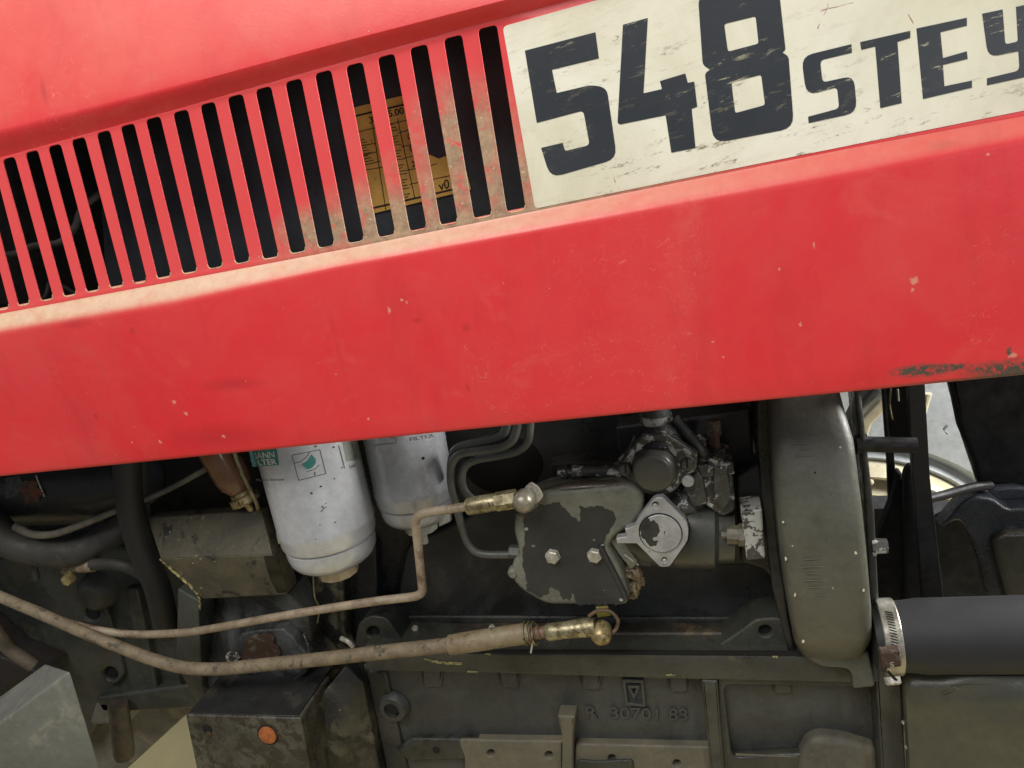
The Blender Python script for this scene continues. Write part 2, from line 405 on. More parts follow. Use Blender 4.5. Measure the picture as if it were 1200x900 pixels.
BRK_OILY = M('oily_slate_casting', (82, 84, 84), (50, 52, 52), 14, rough=.4, rv=.14, bump=.0009, third=(84, 84, 78), tsc=28, tlo=.6, thi=.68, speck=(176, 172, 158), sthr=.72, wet=1, grain=1)
MOUNT = M('worn_mount_block', (88, 86, 74), (66, 64, 56), 24, rough=.42, bump=.0007, third=(54, 47, 40), tsc=60, tlo=.48, thi=.54, speck=(140, 132, 110), sthr=.74, grain=.6, wet=.4)
MOUNT_D = M('oily_stained_side', (92, 88, 70), (44, 43, 36), 12, rough=.4, bump=.0006, third=(20, 20, 19), tsc=16, tlo=.46, thi=.54, speck=(150, 140, 90), sthr=.72, wet=1, grain=.8)
ORANGE = M('orange_plastic_plug', (184, 108, 58), (156, 84, 46), 120, rough=.5, bump=.0004)
CHANNEL = M('pale_grey_channel_steel', (118, 120, 112), (104, 106, 98), 8, rough=.6, bump=.0003, third=(134, 132, 120), tsc=9)
BEAM = M('dusty_grey_beam', (120, 118, 106), (96, 94, 84), 10, rough=.7, bump=.0004, third=(134, 128, 108), tsc=12)
AXLE = M('dark_green_axle_casting', (72, 74, 67), (52, 54, 50), 9, rough=.5, bump=.0007, third=(72, 68, 56), tsc=10, wet=.5, grain=.9)
GOLD = M('cream_rim_paint', (206, 200, 176), (186, 178, 150), 6, rough=.4, bump=.0003, third=(134, 118, 88), tsc=30, tlo=.62, thi=.7)
DISC = M('silver_wheel_disc', (186, 192, 196), (168, 174, 178), 4, rough=.42, bump=.0002, third=(130, 128, 118), tsc=12, tlo=.6, thi=.8)
BLUEB = M('blue_black_casting', (42, 46, 53), (27, 30, 36), 12, rough=.35, bump=.0006, third=(92, 98, 106), tsc=16, tlo=.6, thi=.72, speck=(150, 150, 140), sthr=.74, grain=.6)
TANKM = M('black_tank_paint', (40, 41, 42), (34, 35, 36), 10, rough=.4, bump=.0003, speck=(120, 80, 50), ssc=120, sthr=.72)

def flat(name, c, rough=.5, c2=None, sc=60, lo=.5, hi=.6, bump=0, metal=0, **kw):
    t = NT(name); col = rgb(*c)
    if c2: col = t.mix(t.noise(sc, 7, .7, .5, lo=lo, hi=hi), col, rgb(*c2))
    n = t.bump(t.noise(sc * 3, 3), bump) if bump else None
    return t.set(col, rough, metal, n, **kw)
HOLE = flat('hole_black', (7, 7, 7), .9)
GREEN = flat('filter_green_print', (44, 110, 104), .4, (66, 124, 116), 120)
WHITEP = flat('white_print', (200, 202, 204), .4, (176, 178, 178), 100)
PRINT = flat('dark_print', (70, 74, 76), .5)

# decal face: cream plate with scratches and dirt; digits charcoal with scuffs
def decal_mat(name, dark):
    t = NT(name)
    base = t.mix(t.noise(5, 5, .6, .4, lo=.35, hi=.65), rgb(246, 243, 226), rgb(238, 234, 210)) if not dark else t.mix(t.noise(9, 5, .6, lo=.35, hi=.65), rgb(46, 51, 58), rgb(56, 60, 66))
    rot = t.n('ShaderNodeMapping'); rot.inputs['Rotation'].default_value = (0, R(9), 0); t.l(t.co, rot.inputs[0]); rv_ = rot.outputs[0]
    st = t.noise(70, 9, .78, .3, vec=rv_, lo=.55, hi=.60, stretch=(.4, 1, 1.5))
    fine = t.noise(260, 6, .75, .6, vec=rv_, lo=.46, hi=.56, stretch=(.5, 1, 1.2))
    low = t.spots([((860, 190, YL), 95, 1.4, .45), ((1010, 150, YL), 90, 1.6, .3), ((700, 85, YL), 60, 1.2, .35), ((735, 170, YL), 60, 1.1, .7), ((880, 120, YL), 80, 1.1, .4), ((1150, 130, YL), 50, 1.3, .3), ((715, 40, YL), 9, 1.4, .6)], t.wob(30, .02), .75)
    d = t.math('MULTIPLY', t.math('MULTIPLY', st, fine), t.math('ADD', t.math('MULTIPLY', low, .8), .12))
    d = t.math('MINIMUM', d, 1)
    grime = t.noise(7, 8, .7, .6, lo=.42, hi=.72)
    if not dark:
        c = t.mix(t.math('MULTIPLY', grime, .5), base, rgb(190, 184, 148))
        c = t.mix(d, c, rgb(104, 92, 62))
        sc = t.scratch([((966, 30), (958, 20), YL), ((958, 33), (970, 8), YL), ((970, 8), (972, -8), YL), ((714, 196), (725, 221), YL), ((718, 196), (721, 215), YL), ((1056, 0), (1062, 15), YL), ((1062, 15), (1071, 28), YL), ((955, 15), (1000, 3), YL)], t.wob(90, .003), .0006)
        c = t.mix(t.math('MULTIPLY', sc, .75), c, rgb(140, 60, 56))
        hs = t.noise(38, 8, .7, .3, vec=rv_, lo=.56, hi=.66, stretch=(.16, 1, 2.2))
        c = t.mix(t.math('MULTIPLY', hs, .22), c, rgb(186, 178, 140))
    else:
        c = t.mix(t.math('MULTIPLY', d, .45), base, rgb(150, 142, 112))
        fl = t.math('MULTIPLY', t.noise(120, 6, .75, .4, vec=rv_, lo=.60, hi=.64, stretch=(.3, 1, 1.8)), t.noise(16, 3, .5, lo=.46, hi=.56))
        c = t.mix(t.math('MULTIPLY', fl, .8), c, rgb(196, 190, 160))
    return t.set(c, .42, 0.0, t.bump(t.noise(300, 3), .00005))
DECAL = decal_mat('worn_cream_decal', False); DECALD = decal_mat('worn_charcoal_lettering', True)
def sticker_mat():
    t = NT('aged_gold_sticker')
    c = t.mix(t.noise(25, 7, .7, .5, lo=.35, hi=.65), rgb(226, 184, 92), rgb(196, 158, 80))
    c = t.mix(t.noise(60, 6, .7, .5, lo=.62, hi=.7), c, rgb(60, 50, 30))
    return t.set(c, .4)
STICK = sticker_mat()
def glass_mat():
    t = NT('amber_stained_glass')
    c = t.mix(t.noise(18, 5, .6, .5, lo=.4, hi=.6), rgb(104, 64, 30), rgb(140, 106, 84))
    return t.set(c, .12, 0.0, None, Transmission_Weight=.35, IOR=1.45)
GLASS = glass_mat()

# ------------------------------------------------------------------ setting
def ground():
    t = NT('floor_paint')
    c = t.mix(t.noise(3, 8, .7, .4, lo=.35, hi=.7), rgb(206, 190, 140), rgb(188, 172, 128))
    c = t.mix(t.noise(14, 8, .75, .6, lo=.64, hi=.72), c, rgb(140, 124, 86))
    m = t.set(c, .6, 0.0, t.bump(t.noise(60, 4), .001))
    bm = bmesh.new(); z = -1.95
    for x, y in ((-8, -6), (10, -6), (10, 9), (-8, 9)): bm.verts.new((x, y, z))
    bm.faces.new(bm.verts); o = frombm('floor', bm, m, None, 0); o['kind'] = 'structure'
    t = NT('wall_plaster'); m = t.set(t.mix(t.noise(4, 6, .6, lo=.4, hi=.6), rgb(214, 216, 214), rgb(196, 198, 196)), .8)
    bm = bmesh.new()
    for x, zz in ((-8, -1.95), (10, -1.95), (10, 5), (-8, 5)): bm.verts.new((x, 8.9, zz))
    bm.faces.new(bm.verts); o = frombm('wall', bm, m, None, 0); o['kind'] = 'structure'
ground()

TR = bpy.data.objects.new('tractor', None); COL.objects.link(TR); TR.empty_display_size = .2
TR['label'] = 'red farm tractor with slotted hood, cream 548 decal and grimy exposed engine'
TR['category'] = 'tractor'
def lab(o, s): o['label'] = s; return o

# ------------------------------------------------------------------ hood
def lin(pts):
    def f(x):
        if x <= pts[0][0]: a, b = pts[0], pts[1]
        elif x >= pts[-1][0]: a, b = pts[-2], pts[-1]
        else:
            for a, b in zip(pts, pts[1:]):
                if a[0] <= x <= b[0]: break
        return a[1] + (b[1] - a[1]) * (x - a[0]) / (b[0] - a[0])
    return f
band_t = lin([(0, 151), (200, 101), (400, 47), (600, -4), (700, -30)])
band_b = lin([(0, 186), (200, 131), (400, 74), (533, 37), (700, -8)])
ridge_t = lin([(0, 367), (133, 342), (400, 292), (640, 244), (800, 212), (1000, 172), (1200, 135)])
ridge_b = lin([(0, 390), (200, 356), (400, 312), (640, 268), (800, 238), (1000, 202), (1200, 164)])
hood_b = lin([(0, 558), (390, 519), (800, 478), (1200, 439)])
xs = [-420 + i * 12 for i in range(176)]
def vis_row(f, Y, df=0): return [P(x, f(x) + df, Y(x) if callable(Y) else Y) for x in xs]
hm = bmesh.new(); fl_ = hm.verts.layers.float.new('sheen_tint'); dl = hm.verts.layers.float.new('dust_sheen'); ul = hm.verts.layers.float.new('under')
def add_rows(rows, sheen_tint=None):
    prev = None
    for ri, (pts, d, u) in enumerate(rows):
        cur = []
        for i, p in enumerate(pts):
            v = hm.verts.new(p); v[fl_] = sheen_tint[min(ri, len(sheen_tint) - 1)] if sheen_tint else 0; v[dl] = d(xs[i]) if callable(d) else d; v[ul] = u(xs[i]) if callable(u) else u; cur.append(v)
        if prev:
            for i in range(len(cur) - 1): hm.faces.new((prev[i], prev[i + 1], cur[i + 1], cur[i]))
        prev = cur
# upper skin: from the far side over the top, down to the overhanging fold
top = lambda x: -150 - (x + 420) * .12
def lean(k): # upper skin leans back a little
    return lambda x: .030 * k ** 1.3
rows = []
tp = vis_row(lambda x: min(top(x), band_t(x) - 120), .055)
rows.append(([p + Vector((0, .62, -.30)) for p in tp], 0, 1))
rows.append(([p + Vector((0, .62, -.04)) for p in tp], 0, 0))
rows.append(([p + Vector((0, .56, .04)) for p in tp], 0, 0))
rows.append(([p + Vector((0, .22, .11)) for p in tp], 0, 0))
rows.append(([p + Vector((0, .08, .08)) for p in tp], 0, 0))
rows.append(([p + Vector((0, .025, .04)) for p in tp], 0, 0))
rows.append((tp, 0, 0))
for s, y in ((.8, .041), (.6, .029), (.4, .018), (.25, .0105), (.12, .005), (.04, .0020), (.0, .0008)):
    rows.append((vis_row(lambda x, s=s: band_t(x) + s * (min(top(x), band_t(x) - 120) - band_t(x)), y), 0, 0))
for s, y in ((.08, .0006), (.2, .0016), (.4, .0042), (.62, .0078), (.85, .0116), (1.0, .0134), (1.06, .0138)):
    rows.append((vis_row(lambda x, s=s: band_t(x) + s * (band_b(x) - band_t(x)), y), 0, 0))
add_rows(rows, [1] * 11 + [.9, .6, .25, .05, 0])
# crease and lower skin
rows = []
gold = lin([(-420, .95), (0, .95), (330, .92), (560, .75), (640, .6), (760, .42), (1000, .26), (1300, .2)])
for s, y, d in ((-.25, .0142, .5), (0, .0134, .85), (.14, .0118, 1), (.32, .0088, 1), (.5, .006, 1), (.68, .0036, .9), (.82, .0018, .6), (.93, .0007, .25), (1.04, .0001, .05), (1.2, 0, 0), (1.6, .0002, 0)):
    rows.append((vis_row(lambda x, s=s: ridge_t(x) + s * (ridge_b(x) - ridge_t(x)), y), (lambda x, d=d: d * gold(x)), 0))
for k in range(1, 10):
    s = k / 10
    rows.append((vis_row(lambda x, s=s: ridge_b(x) + 12 + s * (hood_b(x) - 4 - ridge_b(x) - 12), .0002 + .011 * s ** 1.5), 0, 0))
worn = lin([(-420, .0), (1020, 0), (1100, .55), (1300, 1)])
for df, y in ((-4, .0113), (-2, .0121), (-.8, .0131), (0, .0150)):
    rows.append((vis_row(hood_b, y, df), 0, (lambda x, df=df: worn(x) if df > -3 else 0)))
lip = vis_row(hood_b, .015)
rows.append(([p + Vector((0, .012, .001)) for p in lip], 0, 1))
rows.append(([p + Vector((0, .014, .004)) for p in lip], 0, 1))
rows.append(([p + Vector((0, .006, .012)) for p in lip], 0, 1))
add_rows(rows)
# louvre field with its slots
tops = [(-64, 207), (-39, 200), (-15, 193), (10, 186), (36, 178), (63, 171), (91, 163), (120, 155), (149, 147), (179, 139), (211, 131), (243, 122), (275, 113), (308, 104), (343, 95), (378, 85), (415, 76), (452, 66), (490, 55), (530, 44), (571, 32.5)]
bots = [(-18, 367), (5, 362), (29, 357), (56, 351), (83, 346), (109, 341), (137, 336), (165, 331), (193, 325), (223, 319), (253, 313), (285, 307), (318, 302), (350, 295), (383, 288.5), (417, 283), (453, 276), (490, 269), (527, 262), (566, 254), (605, 247)]
assert len(bots) == len(tops)
wid = lin([(-90, 11.5), (10, 13.5), (149, 15.5), (378, 18), (571, 20.5)])
holes = []
for (tx, ty), (bx, by) in zip(tops, bots):
    h = wid(tx) / 2 + .65 + random.uniform(-.25, .25); sl = .26; j1, j2 = random.uniform(-.5, .5), random.uniform(-.5, .5)
    holes.append(fillet([(tx - h + j1, ty - 1 + h * sl), (tx + h + j1, ty - 1 - h * sl), (bx + h + j2, by + 1 - h * .2), (bx - h + j2, by + 1 + h * .2)], 5.5, 4))
outer = [(x, band_b(x) - 1.5) for x in range(-420, 1690, 60)] + [(x, ridge_t(x) + 1.5) for x in range(1690, -430, -60)]
lm = plate_mesh([outer] + holes, YL, .0016, .0004, 1)
at = lm.attributes.new('dust_sheen', 'FLOAT', 'POINT')
def edge_dust(v):
    # bare, dusty lower slot ends
    return .0
lme = lm
hm2 = bmesh.new(); hm2.from_mesh(lme)
hmesh = bpy.data.meshes.new('hood'); bmesh.ops.recalc_face_normals(hm, faces=hm.faces); hm.to_mesh(hmesh); hm.free()
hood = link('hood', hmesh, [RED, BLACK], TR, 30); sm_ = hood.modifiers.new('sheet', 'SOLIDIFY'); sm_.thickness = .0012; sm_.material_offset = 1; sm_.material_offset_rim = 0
lab(hood, 'red sheet metal engine hood with a dusty crease, its pale highlight painted in, and worn lower right edge')
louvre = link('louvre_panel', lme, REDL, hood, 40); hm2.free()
lab(louvre, 'recessed red panel of vertical slots, dusty and paint worn beside the decal')
# pale dusty rims along the lower slot ends: small rolled beads
bmr = bmesh.new()
for h_, (tx, ty), (bx, by) in zip(holes, tops, bots):
    low = [p for p in h_ if p[1] > by - 9]
    a = [p for p in low if p[0] > bx]; b = [p for p in low if p[0] <= bx]
    seq = sorted(low, key=lambda p: -math.atan2(p[1] - (by - 8), p[0] - bx + (by - 8) * 0))
    seq = sorted(low, key=lambda p: math.atan2(p[1] - (by - 9), p[0] - bx))
    pts = [P(p[0], p[1], YL + .0001) for p in seq]
    tube_bm(pts, .00055, 6, bmr, 1)
bead = frombm('slot_rim', bmr, flat('dusty_slot_edge', (214, 190, 156), .6, (190, 120, 96), 60), hood); bead['kind'] = 'stuff'

# ------------------------------------------------------------------ decal
DEC = plate('decal', [(589, 31, 6), (700, 0, 0), (830, -38, 0), (1500, -215, 0), (1540, 62, 0), (1200, 129.5, 0), (800, 209.5, 0), (627, 244.5, 5)], YL - .0005, .0005, DECAL, TR, bev=.0001, r=5)
lab(DEC, 'worn cream nameplate decal with charcoal numbers and letters')
YD = YL - .0009
def glyph(nm, pts, holes=(), r=1.2):
    return plate(nm, pts, YD, .0005, DECALD, DEC, holes=[fillet(h, 3) for h in holes], bev=.0001, r=r)
glyph('digit', [(615, 59.3), (697.7, 37.7), (701.7, 68.3), (646.7, 81.7), (652.3, 109), (693, 99.3, 8), (711, 103, 14), (723, 186, 14), (645, 208.5, 14), (634, 173.3), (659.3, 167.3), (662, 177, 3), (691, 170, 5), (683.5, 129.5, 5), (629, 144)], r=.8)
glyph('digit', [(730, 29), (759, 21), (754, 109.3), (775.7, 104.3), (773.3, 95), (803, 86), (806, 97), (813.5, 95.6), (817, 125), (810.5, 127.5), (815, 173.3), (786.7, 179), (780, 135), (723.5, 146.5, 5)], r=.6)
glyph('digit', [(818, -4, 10), (911, -28, 12), (920.5, 58, 8), (917, 61.5, 1), (924, 66, 10), (930.5, 150, 16), (836, 168, 16), (826, 86, 10), (832, 81.5, 1), (823.5, 76, 10)],
      [[(848.5, 28), (885.5, 19), (889, 51), (853, 60.5)], [(857, 96.5), (892, 87.5), (896.5, 123), (861.5, 132.5)]])
glyph('letter', [(997.7, 51.7), (998.3, 61.7), (961, 70.7, 5), (964, 96.5, 5), (1000.5, 88.5, 12), (1004.5, 132, 14), (947.7, 144.3), (947, 136.7), (983.5, 127, 5), (981, 102, 5), (945, 112, 14), (939, 66, 14)], r=.5)
glyph('letter', [(1008, 49.3), (1066.7, 36), (1066.7, 44.3), (1051.7, 49), (1056.7, 120.7), (1031.7, 126.7), (1025.7, 54.3), (1009.3, 58.3)], r=.5)
glyph('letter', [(1074, 33.3), (1133, 20.7), (1133, 30), (1102, 37.7), (1105, 68), (1133, 60), (1134, 69), (1105, 76), (1106.7, 101), (1139, 94.3), (1139, 102.7), (1081.7, 116)], r=.4)
glyph('letter', [(1151, 16), (1175, 11), (1178, 52, 4), (1193, 48.5, 3), (1190.7, 8), (1215, 2.5), (1221, 86, 12), (1156.7, 100), (1156.7, 91.7), (1195, 82.5, 6), (1193.5, 60), (1158, 67, 12)], r=.5)

# ------------------------------------------------------------------ behind the slots
case = plate('air_filter_housing', [(100, 60), (680, -60), (760, 330), (120, 420)], .12, .25, M('blue_black_plastic', (56, 64, 70), (48, 54, 58), 12, rough=.4, bump=.0002, speck=(120, 120, 110), sthr=.77), TR, bev=.02)
YS = .1175
stk = plate('sticker', [(398, 108, 2), (420, 128, 0), (468, 114, 0), (512, 178, 6), (545, 176, 0), (543, 226, 2), (428, 252, 2), (424, 232, 0)], YS, .0004, STICK, case, bev=.0001)
stk = None
bpy.data.objects.remove(bpy.data.objects['sticker'])
STK = plate('instruction_sticker', [(400, 135), (415, 126), (455, 116), (472, 112), (488, 110), (492, 176), (514, 186), (540, 176), (552, 222), (540, 225), (438, 250), (430, 247)], YS, .0005, STICK, TR, bev=.0001, r=1)
lab(STK, 'yellowed gold instruction sticker seen through the hood slots')
INK = flat('sticker_ink', (38, 32, 22), .5)
def quad_lines(lines, Y, w, m, parent, name, stuff=False):
    bm = bmesh.new()
    for (x0, y0, x1, y1) in lines:
        a = Vector((x0, y0)); b = Vector((x1, y1)); n = Vector((-(b - a).y, (b - a).x)).normalized() * w / 2
        vs = []
        for q, dy in ((a + n, 0), (b + n, 0), (b - n, 0), (a - n, 0)): vs.append(bm.verts.new(P(q.x, q.y, Y)))
        f = bm.faces.new(vs)
        e = bmesh.ops.extrude_face_region(bm, geom=[f])
        for v in [g for g in e['geom'] if isinstance(g, bmesh.types.BMVert)]: v.co.y += .0002
    o = frombm(name, bm, m, parent, 0)
    if stuff: o['kind'] = 'stuff'
    return o
for q_ in [(404, 139, 488, 119), (432, 245, 543, 219)]: quad_lines([q_], YS - .0004, 2.2, INK, STK, 'border_line')
rl = [(410, 157, 492, 137), (436, 142, 452, 246), (466, 140, 486, 232), (466, 156, 492, 149), (470, 172, 492, 168), (472, 186, 495, 180), (475, 200, 512, 192), (480, 216, 545, 202), (414, 172, 440, 168), (416, 184, 442, 178), (424, 194, 446, 189), (424, 200, 448, 196)]
for k in range(26):
    y = 146 + k * 3.4; x = 456 + (y - 140) * .2
    if k % 5 != 3: rl.append((x, y + .4, x + 4 + (k * 7 % 5), y - .7))
for k in range(9):
    y = 166 + k * 3.1; x = 414 + (y - 160) * .24; rl.append((x, y, x + 12 + k % 3 * 2, y - 3))
quad_lines(rl, YS - .0004, .9, INK, STK, 'table_line', True)
def text(nm, s, quad, Y, th, m, parent, wrap=None, off=0.0):
    """lettering laid into the picture quad TL, TR, BR, BL"""
    cu = bpy.data.curves.new('t', 'FONT'); cu.body = s; cu.size = 1; cu.offset = off; cu.resolution_u = 3
    ob = bpy.data.objects.new('t', cu); COL.objects.link(ob); bpy.context.view_layer.update()
    me = bpy.data.meshes.new_from_object(ob); bpy.data.objects.remove(ob); bpy.data.curves.remove(cu)
    x0 = min(v.co.x for v in me.vertices); x1 = max(v.co.x for v in me.vertices); y0 = min(v.co.y for v in me.vertices); y1 = max(v.co.y for v in me.vertices)
    bm = bmesh.new(); bm.from_mesh(me); bpy.data.meshes.remove(me)
    bmesh.ops.remove_doubles(bm, verts=bm.verts, dist=1e-5)
    TL, TR_, BR, BL = [Vector(q) for q in quad]
    for v in bm.verts:
        u = (v.co.x - x0) / (x1 - x0); w_ = (v.co.y - y0) / (y1 - y0)
        q = (BL.lerp(BR, u)).lerp(TL.lerp(TR_, u), w_)
        v.co = wrap(q.x, q.y) if wrap else P(q.x, q.y, Y)
    if th:
        e = bmesh.ops.extrude_face_region(bm, geom=list(bm.faces))
        for v in [g for g in e['geom'] if isinstance(g, bmesh.types.BMVert)]: v.co.y += th
    return frombm(nm, bm, m, parent, 30)
text('lettering', '3', [(431.5, 137), (436.5, 136), (438, 144), (433, 145)], YS - .0005, .0002, INK, STK, off=.01)
text('lettering', '5.00', [(454, 129.5), (472, 125.5), (474, 133.5), (456, 137.5)], YS - .0005, .0002, INK, STK, off=.015)
text('lettering', 'C', [(477, 157), (481, 156), (482, 163), (478, 164)], YS - .0005, .0002, INK, STK, off=.015)
text('lettering', 'C', [(479.5, 171), (483.5, 170), (484.5, 177), (480.5, 178)], YS - .0005, .0002, INK, STK, off=.015)
text('lettering', '2', [(482, 189), (486, 188), (487, 195), (483, 196)], YS - .0005, .0002, INK, STK, off=.015)
text('lettering', 'v01', [(513, 213), (530, 208), (531, 219), (515, 224)], YS - .0005, .0002, INK, STK, off=.01)
# branch-like cable seen through the left slots
tube('cable', [(-30, 300, .07), (14, 298, .07), (40, 288, .072), (70, 284, .07), (88, 266, .075), (96, 245, .08), (120, 225, .1)], 4, RUBBER_D, TR)
tube('cable', [(-30, 360, .1), (45, 352, .1), (60, 330, .11), (90, 345, .12)], 2, RUBBER_D, TR)

# ------------------------------------------------------------------ engine block and inner masses
inner = plate('front_bay_backdrop', [(-500, 40), (150, 60), (150, 610), (-500, 640)], .30, .3, SHADOW, TR, bev=.01)  # added dark sheet, stands in for shade behind the hoses
cyl = plate('engine_bay_backdrop', [(140, 330), (900, 180), (900, 600), (150, 640)], .30, .3, SHADOW, TR, bev=.01)  # added dark sheet so gaps behind the filters stay black
blk = plate('engine_block', [(395, 470), (905, 430), (945, 470), (965, 790), (420, 790), (398, 740)], .235, .42, BLOCK, TR, bev=.012, r=8)
lab(blk, 'dark oily cast engine block')
plate('cover_plate', [(475, 640), (560, 600), (700, 560), (905, 560), (910, 660), (925, 728), (470, 728), (462, 716)], .212, .03, BLOCK, blk, bev=.006, r=10)
plate('gasket_edge', [(462, 722), (930, 724), (932, 733), (462, 731)], .208, .03, OLIVE_D, blk, bev=.003)
plate('recess', circ(590, 545, 46, 28, 34), .2335, .004, HOLE, blk, bev=.001)
plate('side_ledge', [(420, 742), (940, 742), (944, 766), (420, 768)], .185, .1, M('grimy_ledge', (74, 69, 58), (52, 49, 43), 12, rough=.45, bump=.0008, third=(96, 82, 62), tsc=20, grain=.8, wet=.5), blk, bev=.004)
for (x, y) in ((437, 741), (897, 740)):
    s = 1 if x < 600 else -1
    lug = plate('mounting_lug', [(x - 22, y + 18), (x - 18, y - 10, 8), (x - 4, y - 20, 8), (x + 16, y - 17, 8), (x + 30, y + 4, 8), (x + 42, y + 22)] if s > 0 else [(x + 27, y + 20), (x + 27, y - 12, 8), (x + 12, y - 16, 8), (x - 12, y - 14, 8), (x - 30, y, 8), (x - 60, y + 20)], .165, .06, DECK if s < 0 else OLIVE_D, blk, bev=.003, r=4, holes=[circ(x, y, 7.5, 20, 6.5)])
    plate('bolt_hole', circ(x, y, 9, 20), .172, .002, HOLE, blk, bev=.0005)
for x, y in ((487, 736), (577, 735), (640, 738), (795, 752)): knob('rivet', x, y, .19, .006, [(0, 4.2), (.6, 4), (1, 0)], CHROME, blk, 12)
rail = plate('deck_rail', [(428, 757), (560, 765), (930, 768), (998, 772), (1000, 801), (800, 797), (560, 789), (428, 787)], .145, .07, DECK, blk, bev=.004)

plate('gasket', [(440, 759), (560, 762.5), (930, 764.5), (996, 768), (996, 772), (930, 769), (560, 766), (440, 762)], .1435, .004, HOLE, blk, bev=.001)
for i, (pts) in enumerate([[(494, 771), (508, 774), (525, 776), (541, 776), (542, 779), (522, 778.5), (506, 776)], [(548, 786), (560, 786.5), (560, 788), (548, 788)], [(569, 765), (576, 766), (575, 768), (568, 767)], [(780, 790), (792, 790.5), (790, 792), (781, 791.5)], [(905, 768), (912, 768), (911, 771), (905, 770)]]):
    plate('paint_chip', ragged(pts, .7, 2, i + 20), .1442, .0006, flat('yellow_green_chip', (170, 164, 104), .6, (96, 94, 70), 300, .45, .55), blk, bev=0)
# oil pan
pan = plate('oil_pan', [(425, 780), (1055, 790), (1062, 1010), (480, 1010), (455, 905)], .172, .3, PAN, TR, bev=.006)
lab(pan, 'grey cast oil pan with ribs, bolt holes and raised casting number')
YP = .1745
plate('pan_edge', [(428, 786), (452, 786), (478, 905), (482, 1000), (460, 1000), (452, 900)], .166, .02, OLIVE_D, pan, bev=.004, r=6)
for (x, y) in ((506, 800), (596, 801), (692, 803), (795, 806), (917, 808)):
    plate('casting_pad', [(x - 13, y - 18), (x + 13, y - 18), (x + 11, y + 6, 5), (x - 10, y + 6, 5)], .1655, .01, PAN, pan, bev=.003, r=1)
plate('foundry_mark', [(729, 796), (754, 797), (757, 829), (733, 827)], .1655, .009, PAN, pan, bev=.001, r=2, holes=[[(733, 800), (751, 801), (753, 826), (736, 824)]])
plate('foundry_mark', [(735, 804), (750, 804), (743, 821)], .1660, .006, PAN, pan, bev=.0008, r=1, holes=[[(739, 807), (746, 807), (743, 814)]])
text('casting_number', 'R  30701 83', [(686, 828), (806, 831), (806, 845), (687, 842)], .1690, .004, PAN, pan, off=.012)
knob('drain_boss', 462, 827, .170, .011, [(0, 20), (.7, 17), (.95, 15), (1, 13), (1, 9.5), (.3, 9)], PAN, pan, 28)
knob('boss_hole', 461, 828, .1605, .001, [(0, 9.5), (1, 9)], HOLE, pan, 24)
flh = [(510, 878), (575, 883), (643, 885), (717, 889), (793, 895), (875, 899)]
plate('pan_flange', [(464, 880, 3), (482, 866, 8), (560, 867), (548, 890), (478, 892, 6)], .1605, .02, OLIVE_D, pan, bev=.004)
plate('pan_flange', [(536, 867, 6), (660, 869), (660, 960), (540, 960), (545, 890, 8)], .160, .02, PAN_TAN, pan, bev=.003, r=2, holes=[circ(575, 883, 4.5, 14, 4), circ(643, 885, 4.5, 14, 4)])
plate('pan_flange', [(674, 872, 6), (842, 876), (846, 965), (672, 960)], .160, .02, PAN_TAN, pan, bev=.003, r=2, holes=[circ(717, 889, 4.5, 14, 4), circ(793, 895, 4.5, 14, 4)])
plate('pan_flange', [(676, 891, 6), (700, 893), (742, 891, 5), (744, 960), (672, 960)], .1565, .006, OLIVE_D, pan, bev=.002, r=2)
plate('pan_flange', [(846, 897), (1030, 903), (1032, 965), (850, 965)], .160, .02, PAN, pan, bev=.003, r=2)
knob('bolt_hole', 511, 879, .1603, .0008, [(0, 4.4), (1, 4)], HOLE, pan, 14)
plate('pan_rib', [(653, 839), (674, 840), (671, 865, 20), (672, 960), (657, 960), (659, 865, 20)], .150, .03, PAN_TAN, pan, bev=.003, r=2)
plate('pan_rib', [(822, 797), (841, 798), (853, 960), (838, 960)], .146, .03, DECK, pan, bev=.003, r=2)
# pocket on the right of the pan with its frame and the lump at its foot
plate('pan_frame', [(838, 786), (1062, 788), (1068, 960), (846, 960)], .158, .014, DECK, pan, bev=.004, r=1,
      holes=[fillet([(848, 803), (1019, 806), (1027, 812), (1034, 880), (1030, 884), (930, 884), (858, 888)], 9)])
plate('pan_lump', [(930, 990), (936, 890, 10), (946, 870, 10), (962, 865, 6), (990, 868, 8), (1028, 880, 8), (1036, 990)], .154, .03, PAN_TAN, pan, bev=.008, r=3)
plate('weld_bead', [(862, 884), (934, 887), (934, 888.5), (862, 886)], .1575, .003, PAN_TAN, pan, bev=.001)

# ------------------------------------------------------------------ round housing right of the pump
lx = lin([(430, 898), (470, 900), (540, 905), (600, 911), (660, 917), (720, 925), (760, 932), (778, 944)])
rx = lin([(430, 979), (470, 988), (520, 1003), (600, 1013), (660, 1019), (720, 1024), (756, 1024), (778, 1010)])
yf = lin([(410, .172), (440, .146), (480, .118), (520, .098), (560, .085), (600, .077), (650, .073), (700, .074), (735, .080), (752, .088), (764, .1), (772, .116), (778, .14)])
rows = []
for py in (400, 420, 440, 460, 480, 500, 520, 540, 560, 580, 600, 620, 640, 660, 680, 700, 715, 730, 742, 752, 760, 766, 772, 776, 779):
    a, b, y = lx(py), rx(py), yf(py)
    sec = []
    for px, dy in ((a, .12), (a, .02), (a + .5, .010), (a + 3, .005), (a + 8, .0015), (a + 18, .0003), ((a + b) / 2, -.001), (b - 26, .0003), (b - 12, .0015), (b - 5, .005), (b - 1, .010), (b, .018), (b, .12)):
        tilt = (px - (a + b) / 2) * .00004
        sec.append(P(px, py, y) + Vector((0, dy - tilt, 0)))
    rows.append(sec)
